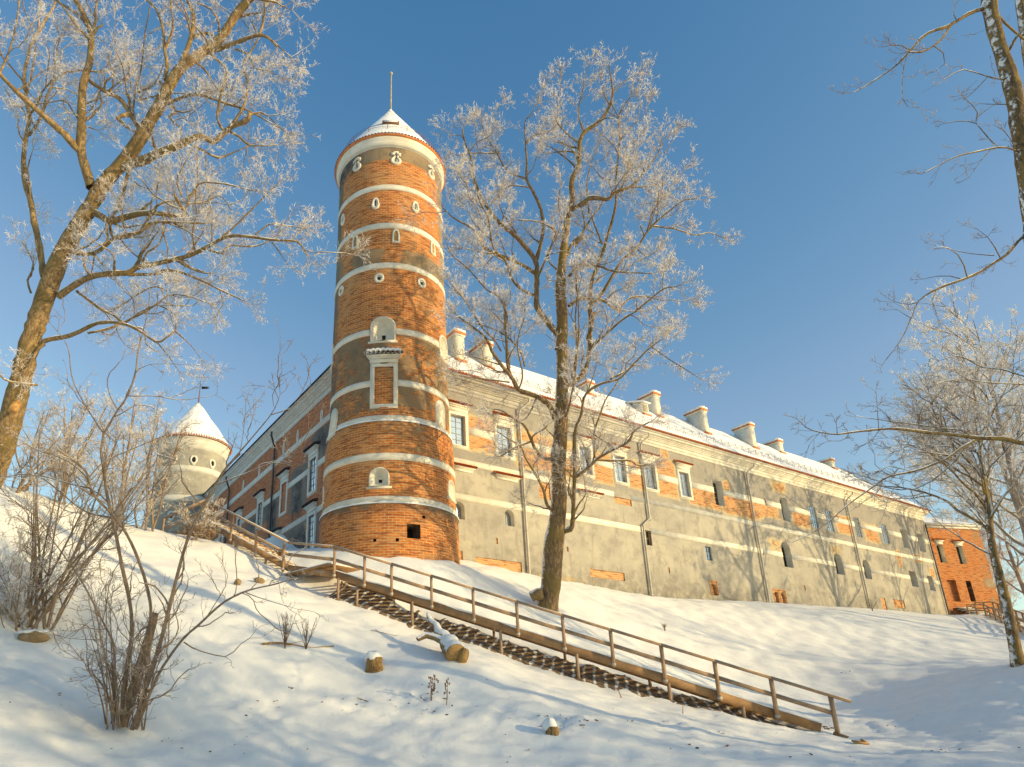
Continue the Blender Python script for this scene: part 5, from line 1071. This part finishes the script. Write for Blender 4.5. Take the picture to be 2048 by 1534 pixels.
T([(745,1190),(800,1130),(860,1030),(900,970),(960,920),(1000,860),(1040,810),(1110,750),(1180,700),(1240,690)],17,5,ZC,-.2); T([(1040,820),(1130,830),(1230,860),(1300,850),(1360,870)],8,4,ZC); T([(1010,840),(1040,740),(1080,680),(1080,600)],9,4,ZC); T([(745,1390),(830,1310),(900,1250),(950,1220),(1010,1170),(1090,1110),(1150,1100)],13,5,ZC); T([(840,1530),(930,1480),(1020,1380),(1080,1320),(1140,1290)],10,4,ZC); T([(1030,1380),(1100,1430),(1180,1480),(1260,1530)],6,3,ZC); T([(865,660),(940,630),(1000,560),(1060,480),(1080,400)],14,4,ZC); T([(865,670),(930,640),(1010,635),(1080,620)],9,4,ZC); T([(800,900),(760,800),(750,760)],9,5,ZC); T([(880,650),(920,590),(920,560)],8,4,ZC); T([(960,920),(1010,960),(1060,930)],7,3,ZC)
T([(655,740),(700,720),(740,690),(790,690),(830,695),(860,660),(900,650)],24,13,ZC,-.3); T([(635,960),(660,900),(700,860),(745,790),(790,730),(810,680)],15,5,ZC,.3); T([(670,910),(690,890),(705,870)],18,14,ZC); T([(640,1060),(690,1000),(740,1000),(800,1010),(860,1030),(1030,1040)],15,4,ZC,-.5); T([(645,1190),(690,1160),(720,1158),(790,1160),(830,1180),(870,1205),(940,1150),(1050,1150)],15,5,ZC,.4); T([(660,1530),(690,1350),(690,1200),(680,1060)],9,5,ZC,-.4); T([(740,760),(730,650),(740,560),(770,470)],9,4,ZC); T([(625,860),(600,740),(600,680),(610,620)],8,4,ZC); T([(600,1030),(550,980),(560,930)],9,4,ZC)
T([(330,1400),(300,1350),(250,1300),(210,1240),(150,1150),(100,1090)],9,4,ZC,-.5); T([(440,1470),(420,1400),(340,1320),(240,1280),(140,1260)],9,4,ZC,.4); T([(370,1480),(350,1300),(360,1240),(320,1150),(260,1110),(180,1020),(100,950),(80,900)],11,4,ZC,-.3)
T([(840,240),(880,320)],6,4,ZC); T([(700,440),(650,400),(600,350),(580,310)],9,4,ZC); T([(715,385),(690,300),(700,220),(715,170)],9,4,ZC); T([(850,200),(900,150),(950,120)],6,3,ZC); T([(700,480),(620,470),(560,480)],9,4,ZC); T([(880,420),(960,330),(980,260)],8,3,ZC); T([(1090,480),(1130,420)],5,3,ZC); T([(690,560),(640,510),(560,450)],10,4,ZC); T([(400,850),(330,740),(320,640)],9,4,ZC)
T([(1062,1194),(1070,1190),(1085,1188)],20,28,Z1,0,d=t.d0-.3)
root=empty('bare_tree','tall bare frosted tree standing between the stairs and the long wing','tree',tuple(bp_))
t.fill(1.0,(.7,1.9),.02,.12)
t.build(root,M['bark_main'],M['twig'],M['frost'],l1=(.44,.4,1.1),l2=5,l3=4,rmax=.05,r=(.0085,.0066,.0066),l2L=(.22,.6),l3L=(.08,.26),sides=10,snow=1.)
# --- leaning trunks and low boughs at the right edge
t=Tree(13.5,44); T=t.trace
T([(2230,1560),(2190,1350),(2150,1100),(2115,850),(2085,600)]+[(1580+x/2.397,y/2.397) for x,y in ((1140,900),(1120,740),(1090,560),(1070,430),(1030,300),(990,180),(962,60),(945,-40),(930,-140))],48,24,Z1,.02)
for i in range(len(t.br[0][1])): pass
T([(2085,600),(2078,420),(2066,250),(2060,140),(2048,60),(2035,-40),(2025,-120)],26,13,Z1,.35)
T([(935,40),(870,60),(800,100),(750,130),(680,150),(620,190),(570,250),(500,320),(430,370),(350,420),(305,443)],17,3,ZEv,-.15); T([(770,125),(730,180),(690,220),(630,250),(575,250)],10,6,ZEv); T([(560,265),(540,350),(540,480),(560,510),(620,515)],5,2,ZEv); T([(690,220),(740,260),(740,310),(700,340)],5,2,ZEv); T([(575,240),(520,215),(440,225)],6,2,ZEv); T([(800,100),(780,50),(810,0)],5,3,ZEv)
T([(1125,745),(1080,720),(1040,708),(990,708),(920,722),(800,750),(720,790),(650,825)],9,3,ZEv,-.3); T([(990,702),(940,650),(890,590),(820,580),(750,590)],6,2.5,ZEv); T([(888,585),(900,540),(870,500),(840,475)],5,2.5,ZEv); T([(960,718),(900,790),(860,850)],5,2,ZEv); T([(1080,715),(1040,640),(980,600)],5,2,ZEv); T([(900,560),(950,520),(1000,490)],4,2,ZEv)
T([(1040,385),(960,370),(880,345),(820,335),(740,380)],7,2.5,ZEv,-.3); T([(945,370),(890,430),(840,475)],5,2,ZEv); T([(1060,500),(980,500),(910,497)],5,2,ZEv); T([(1010,150),(950,130)],8,5,ZEv); T([(1040,400),(1090,470),(1122,510)],6,3,ZEv); T([(985,60),(1040,120),(1122,190)],12,8,ZEv); T([(1050,240),(1090,170),(1122,140)],14,8,ZEv)
T([(2095,445),(2072,460),(2040,478)]+[(1580+x/2.397,y/2.397) for x,y in ((1040,1220),(980,1260),(900,1310),(830,1340),(740,1370),(660,1410),(610,1450),(580,1530))]+[(1580+x/3.068,600+y/3.068) for x,y in ((740,110),(700,210),(640,300),(565,400))],7,1.2,Z1,-.2)
T([(850,1330),(820,1240),(760,1190),(700,1180)],6,2,ZEv); T([(980,1225),(860,1215),(750,1190)],5,2,ZEv); T([(830,1340),(740,1320),(640,1338)],5,2,ZEv); T([(700,1390),(680,1460),(710,1530)],5,2,ZEv); T([(740,110),(690,80),(660,60)],4,2,ZF); T([(875,10),(890,60),(915,120),(880,160)],4,2,ZF); T([(610,1450),(560,1460),(500,1445)],4,2,ZEv); T([(1010,1240),(960,1150),(900,1100)],5,2,ZEv); T([(775,40),(720,60),(640,15)],3,1.5,ZF)
T([(2125,930),(2100,905),(2060,889)]+[(1580+x/3.068,600+y/3.068) for x,y in ((1420,880),(1350,860),(1270,850),(1190,850),(1100,840),(980,825),(850,815),(780,805),(640,790),(540,795),(400,810),(280,825),(180,810),(110,790),(60,745))],11,1.2,Z1,-.15)
T([(1100,830),(1050,800),(920,785),(780,765),(620,745),(480,725),(405,712)],8,3,ZF,.2); T([(1150,855),(1050,910),(970,970),(880,1010),(800,1040),(720,1060),(620,1080),(560,1110),(480,1170),(350,1260),(240,1360),(100,1450),(-20,1500)],15,3,ZF,-.2); T([(1080,890),(1000,1000),(920,1070),(850,1120),(740,1165),(640,1130),(590,1110)],9,3,ZF,.2)
for a in ([(790,775),(800,680),(860,600),(925,660),(985,615)],[(545,795),(535,660),(530,580)],[(620,750),(580,690),(520,650)],[(790,805),(720,880),(685,940),(705,1030)],[(570,1090),(540,1180),(450,1240),(350,1310),(300,1330)],[(550,795),(500,860),(430,900)],[(1000,900),(850,890),(700,870),(600,845)],[(970,950),(800,930),(620,905)],[(740,1050),(600,1020),(520,1060),(420,1070)],[(290,820),(285,770)],[(365,810),(330,860),(260,865)],[(185,810),(145,855)],[(925,665),(928,780)],[(1060,840),(1090,700),(1105,600)],[(1400,880),(1415,700)],[(860,1115),(850,1240)],[(740,1165),(770,1230),(860,1290)],[(640,1080),(560,1050),(510,990),(520,950)],[(1180,1000),(1230,930),(1436,790)]): T(a,5,2,ZF)
T([(2110,770),(2080,760)]+[(1580+x/3.068,600+y/3.068) for x,y in ((1440,470),(1380,450),(1290,425),(1170,410),(1100,370),(1010,345),(900,380),(870,400))],3,1,Z1,.1); T([(2110,775),(2080,775)]+[(1580+x/3.068,600+y/3.068) for x,y in ((1440,520),(1380,515),(1250,510),(1080,490),(980,490),(900,515))],3,1,Z1,-.2); T([(1380,520),(1330,570),(1230,620),(1100,680),(990,720)],6,2,ZF); T([(1160,415),(1120,480)],4,2,ZF)
p=t.br[0][0][0]; root=empty('bare_tree','snow plastered leaning trunk with long low boughs reaching in at the right edge','tree',(p[0],p[1],p[2]))
t.build(root,M['bark_birch'],M['twig_dark'],M['twig'],l1=(.36,.15,.5),l2=3,l3=2,rmax=.05,r=(.0045,.0035,.004),l2L=(.08,.22),l3L=(.03,.1),tipn=2,snow=.9)
# --- foreground shrub
t=Tree(16.6,55); T=t.trace; bf=gpt(245,1462); t.d0=depth_of(bf)
d_=t.d0
T([(590,1330),(600,1150),(625,1000),(640,860),(625,720),(590,560),(555,380),(520,230),(500,80),(490,0)]+[(x*2.42/2.739,(440+y/2.739-900)*2.42) for x,y in ((570,1160),)],24,12,ZG,.05,d_); T([(570,1170),(520,1100),(430,950),(390,840),(370,690),(280,570)],10,3,ZB,.1); T([(570,1170),(640,1050),(700,960),(740,840),(760,700),(800,550),(820,420)],13,4,ZB,-.1); T([(700,965),(850,965),(1000,985),(1180,960)],6,2,ZB); T([(735,850),(820,790),(1180,800)],4,1.5,ZB)
T([(660,1350),(700,1200),(720,1000),(730,800),(720,700),(680,560),(620,420),(550,320),(450,210),(420,110),(340,40),(280,0)],22,10,ZG,-.1,d_+.2); T([(500,1500),(480,1420),(400,1340),(300,1290),(200,1260),(90,1190)],10,3,ZB); T([(490,1470),(400,1450),(300,1420),(200,1400),(0,1415)],9,3,ZB); T([(550,330),(400,290),(180,125),(0,135)],9,4,ZG); T([(480,1420),(560,1330),(640,1290),(760,1240),(900,1180)],8,3,ZB)
T([(640,1350),(740,1050),(790,880),(830,720),(870,560),(920,400),(980,280),(1040,170),(1100,80),(1160,20)],24,11,ZG,-.2,d_-.1); T([(1100,80),(1220,-60),(1310,-170),(1350,-250),(1330,-290)],9,3,ZG); T([(1040,170),(1200,110),(1330,60),(1420,80)],7,3,ZG); T([(980,280),(880,150),(870,60),(760,20)],7,3,ZG); T([(1310,-170),(1420,-210),(1500,-300)],5,2,ZG); T([(1160,20),(1180,-100),(1190,-230)],5,2,ZG)
T([(660,1350),(760,1100),(850,960),(900,900),(980,830),(1080,740),(1200,680),(1330,650),(1430,620)],18,5,ZG,-.25,d_-.2); T([(890,930),(960,970),(1100,1000),(1150,950),(1210,910)],7,3,ZG); T([(1000,810),(1100,640),(1080,560)],6,2,ZG); T([(1190,690),(1270,720),(1440,770)],6,2,ZG)
T([(550,1340),(555,1100),(545,930),(480,800),(410,660),(330,540),(250,430),(160,310),(60,250)],14,4,ZG,.15,d_-.15); T([(485,810),(430,770),(390,780)],5,2,ZG); T([(500,920),(330,910),(180,870)],5,2,ZG)
T([(590,1330),(640,1180),(690,1020),(730,870),(752,790)],60,40,ZG,0,d_+.1)
stem_main=len(t.br)
for k in range(22):
    x0=t.g.uniform(508,705); x1=x0+t.g.normal(0,70)+(x0-610)*.9; y1=t.g.uniform(640,1080); T([(x0,1345+t.g.uniform(-12,12)),((x0*.7+x1*.3),1345*.6+y1*.4+t.g.uniform(-20,20)),(x1,y1)],t.g.uniform(5,10),3,ZG,t.g.uniform(-.3,.3),d_+t.g.uniform(-.45,.45))
root=empty('shrub','large leafless many stemmed shrub with a broken stump in the left foreground','shrub',tuple(bf))
t.fill(.6,(.4,1.2),.006,.06,(25,60),.04,.5)
t.build(root,M['bark_grey'],M['twig_dark'],M['twig'],l1=(.5,.15,.6),l2=2,l3=2,rmax=.02,r=(.0050,.0038,.0042),l2L=(.1,.3),l3L=(.04,.12),sides=7,tipn=2,snow=.7)
# --- bushes on the left slope
def bush(px,py,spread,ends,wpx,label,seed,frost=('twig','frost'),l1=(.3,.25,.8),dspr=.5,bark='bark_grey',w1=2.,l2=4,l3=3,r=(.006,.005,.0055),D1=60):
    b=gpt(px,py,10,D1); t=Tree(depth_of(b),seed); g=t.g
    for ex,ey in ends:
        x0=px+g.uniform(-spread,spread); m=(x0*.55+ex*.45+g.normal(0,6),(py*.5+ey*.5)); t.trace([(x0,py+g.uniform(-6,4)),(x0*.8+ex*.2+g.normal(0,3),py*.78+ey*.22),m,(ex,ey)],wpx*g.uniform(.6,1.2),w1,Z1,g.uniform(-.35,.35),t.d0+g.uniform(-dspr,dspr))
    root=empty('shrub',label,'shrub',tuple(b)); t.fill(.45,(.4,1.3),.006,.06,(20,50),.05,.5)
    t.build(root,M[bark],M[frost[0]],M[frost[1]],l1=l1,l2=l2,l3=l3,rmax=.04,r=r,l2L=(.12,.4),l3L=(.05,.16),sides=6,tipn=3); return root
g=random.Random(3)
bush(70,1258,45,[(62+g.uniform(0,270)*(1 if i>3 else .1),g.uniform(850,1060)) for i in range(15)],6,'sunlit clump of straight leafless shrub stems on the left slope',61,('twig','twig'),l1=(.8,.15,.5),l2=3,l3=1)
bush(30,1262,22,[(g.uniform(-60,60),g.uniform(1120,1200)) for i in range(10)],3,'low tangle of thin twigs at the left edge beside the shrub clump',62)
for k,(x,y,n,w) in enumerate(((40,985,9,70),(130,1008,9,80),(225,1045,8,80),(290,1062,6,60))):
    bush(x,y,20,[(x+g.uniform(-w*.6,w*1.3),g.uniform(805,930)) for i in range(n)],4,('frosted sapling thicket on the crest at far left','frosted sapling thicket on the crest behind the sunlit shrub clump','frosted sapling thicket on the crest left of the far tower','frosted low sapling thicket at the foot of the far tower')[k],70+k,('twig','frost'),(.34,.25,.7),.8,l2=3,l3=3,r=(.007,.006,.007),D1=40)
bush(395,1082,30,[(g.uniform(350,470),g.uniform(1010,1070)) for i in range(10)],3,'frosted scrub growing against the top landing of the stairs',81,('twig','frost'),(.3,.12,.35),.3,l2=3,l3=2)
# --- grown trees: upright trunk, forking limbs
def grown(base,H,r0,seed,name,label,mats,lean=(0,0),nl=26,frost=(.012,.010,.011),l2=6,l3=5,group=None,crown0=.25,spread=.42,trunk=None,dens=1.,LK=(.7,1.6)):
    t=Tree(30,seed); g=t.g; base=np.asarray(base,float)
    if trunk is None: P=np.array([base+np.array([lean[0]*f**1.3*H+.02*H*math.sin(f*5+seed),lean[1]*f**1.3*H+.02*H*math.cos(f*4+seed),f*H-.3]) for f in np.linspace(0,1,30)])
    else: P=smooth(np.array(trunk),30)
    R=r0*(1-np.linspace(0,1,30)**1.1*.93); R[0]*=1.35; R[1]*=1.12; t.br.append((P,R)); S=[];D=[];L=[];RR=[]
    for i in range(nl):
        f=crown0+(1-crown0)*(i+.5)/nl*.97; k=min(28,int(f*29)); a=i*2.4+g.uniform(-.5,.5); u=g.uniform(.5,1.1)+.5*f; S.append(P[k]); D.append(np.array([math.cos(a),math.sin(a),u])); L.append(H*spread*(1.05-.72*f)*g.uniform(.75,1.2)+.6); RR.append(min(R[k]*.55,r0*.42))
    A=grow(np.array(S),np.array(D),np.array(L),12,.16,.05,g)
    for p,r in zip(A,RR): t.br.append((p,np.linspace(r,.014,12)))
    B=sprout(A,4,(25,55),H*.09,H*.19,8,.18,.06,.25,g)
    for p in B: t.br.append((p,np.linspace(.030,.009,8)*max(.8,r0/.25)))
    root=empty(name,label,'tree',tuple(base),0,group)
    t.build(root,M[mats[0]],M[mats[1]],M[mats[2]],l1=(.42/dens,LK[0]*.6,LK[1]*.75),l2=l2,l3=l3,rmax=.045*max(1,r0/.25),r=frost,l2L=(.25,.65),l3L=(.1,.26),sides=7,tipn=3); return root
bs=gpt(2036,1330,22,45); db=depth_of(bs)
trk=[at_depth(x,y,db+e) for x,y,e in ((2038,1336,0),(2029,1290,0),(2014,1215,.1),(2002,1165,.15),(1988,1110,.2),(1981,1070,.2),(1973,1000,.2),(1965,945,.3),(1958,890,.3),(1950,840,.3))]
grown(bs,8.8,.19,91,'bare_tree','slim snow flecked tree with wide frosted crown right of the brick building',('bark_birch','twig','frost'),trunk=trk,nl=20,crown0=.54,spread=.55,frost=(.009,.007,.008),l2=4,l3=3,dens=.6)
def gy_(x,y): return tz(x,y)
for k,(px,py,D,H,rr,lab) in enumerate(((2010,1180,84,22,.3,'white frosted tree tall against the sky behind the brick building'),(2075,1180,70,22,.3,'white frosted tree crossing the right edge far behind'),(1955,1150,100,13,.25,'hazy white frosted tree just behind the brick building roof'),(2050,1190,98,17,.28,'dense white frosted tree low behind the slim tree'),(2120,1200,60,24,.32,'frosted tree beyond the right edge with branches leaning in'),(1990,1160,110,11,.22,'small white frosted tree filling the gap beside the brick building'))):
    p=at_h(px,py,D); p[2]=min(p[2],tz(p[0],p[1]) if D<90 else 8.8); grown(p,H,rr,100+k,'frosted_tree',lab,('bark_frosty','frost','frost_white'),nl=18,frost=(.018,.014,.017),l2=4,l3=4,crown0=.2,spread=.36,dens=.6,group='frosted trees behind the brick building')
# --- trees right of the frame whose shadows lie over the slope and the wing
proto=grown((0,0,0),15,.26,140,'bare_tree','leafless tree beyond the right edge shading the slope and the wing',('bark_grey','twig','frost'),nl=18,l2=2,l3=1,crown0=.3,spread=.4,dens=.22,group='leafless trees beyond the right edge')
def copy_tree(r,loc,rz,sc):
    c=r.copy(); COL.objects.link(c); c.location=loc; c.rotation_euler=(0,0,rz); c.scale=(sc,sc,sc)
    for ch in list(r.children): d=ch.copy(); COL.objects.link(d); d.parent=c
    return c
sv=np.array([math.sin(math.radians(SUN_AZ)),math.cos(math.radians(SUN_AZ)),0])
spots=[]
for u,tt,sc in ((46,21,.85),(31,36,1.05),(57,17,.8),(62,20,.75),(39,44,1.0),(51,40,.9),(26,52,1.1)): q=CORN+HR*u+sv*tt; spots.append((q[0],q[1],sc))
for x,y,sc in ((16.5,5.5,.8),(21,2.0,.9),(25,.2,.95),(28,-2.3,1.0),(33,-3,1.0),(37,-6,1.05),(40,.5,.9),(45,-3,1.0),(31,15.,.8),(52,16,1.0),(36,9,.8)): spots.append((x,y,sc))
for i,(x,y,sc) in enumerate(spots):
    z=tz(x,y)
    if i==0: proto.location=(x,y,z); proto.scale=(sc,)*3; proto.rotation_euler=(0,0,.7)
    else: copy_tree(proto,(x,y,z),i*1.9,sc)
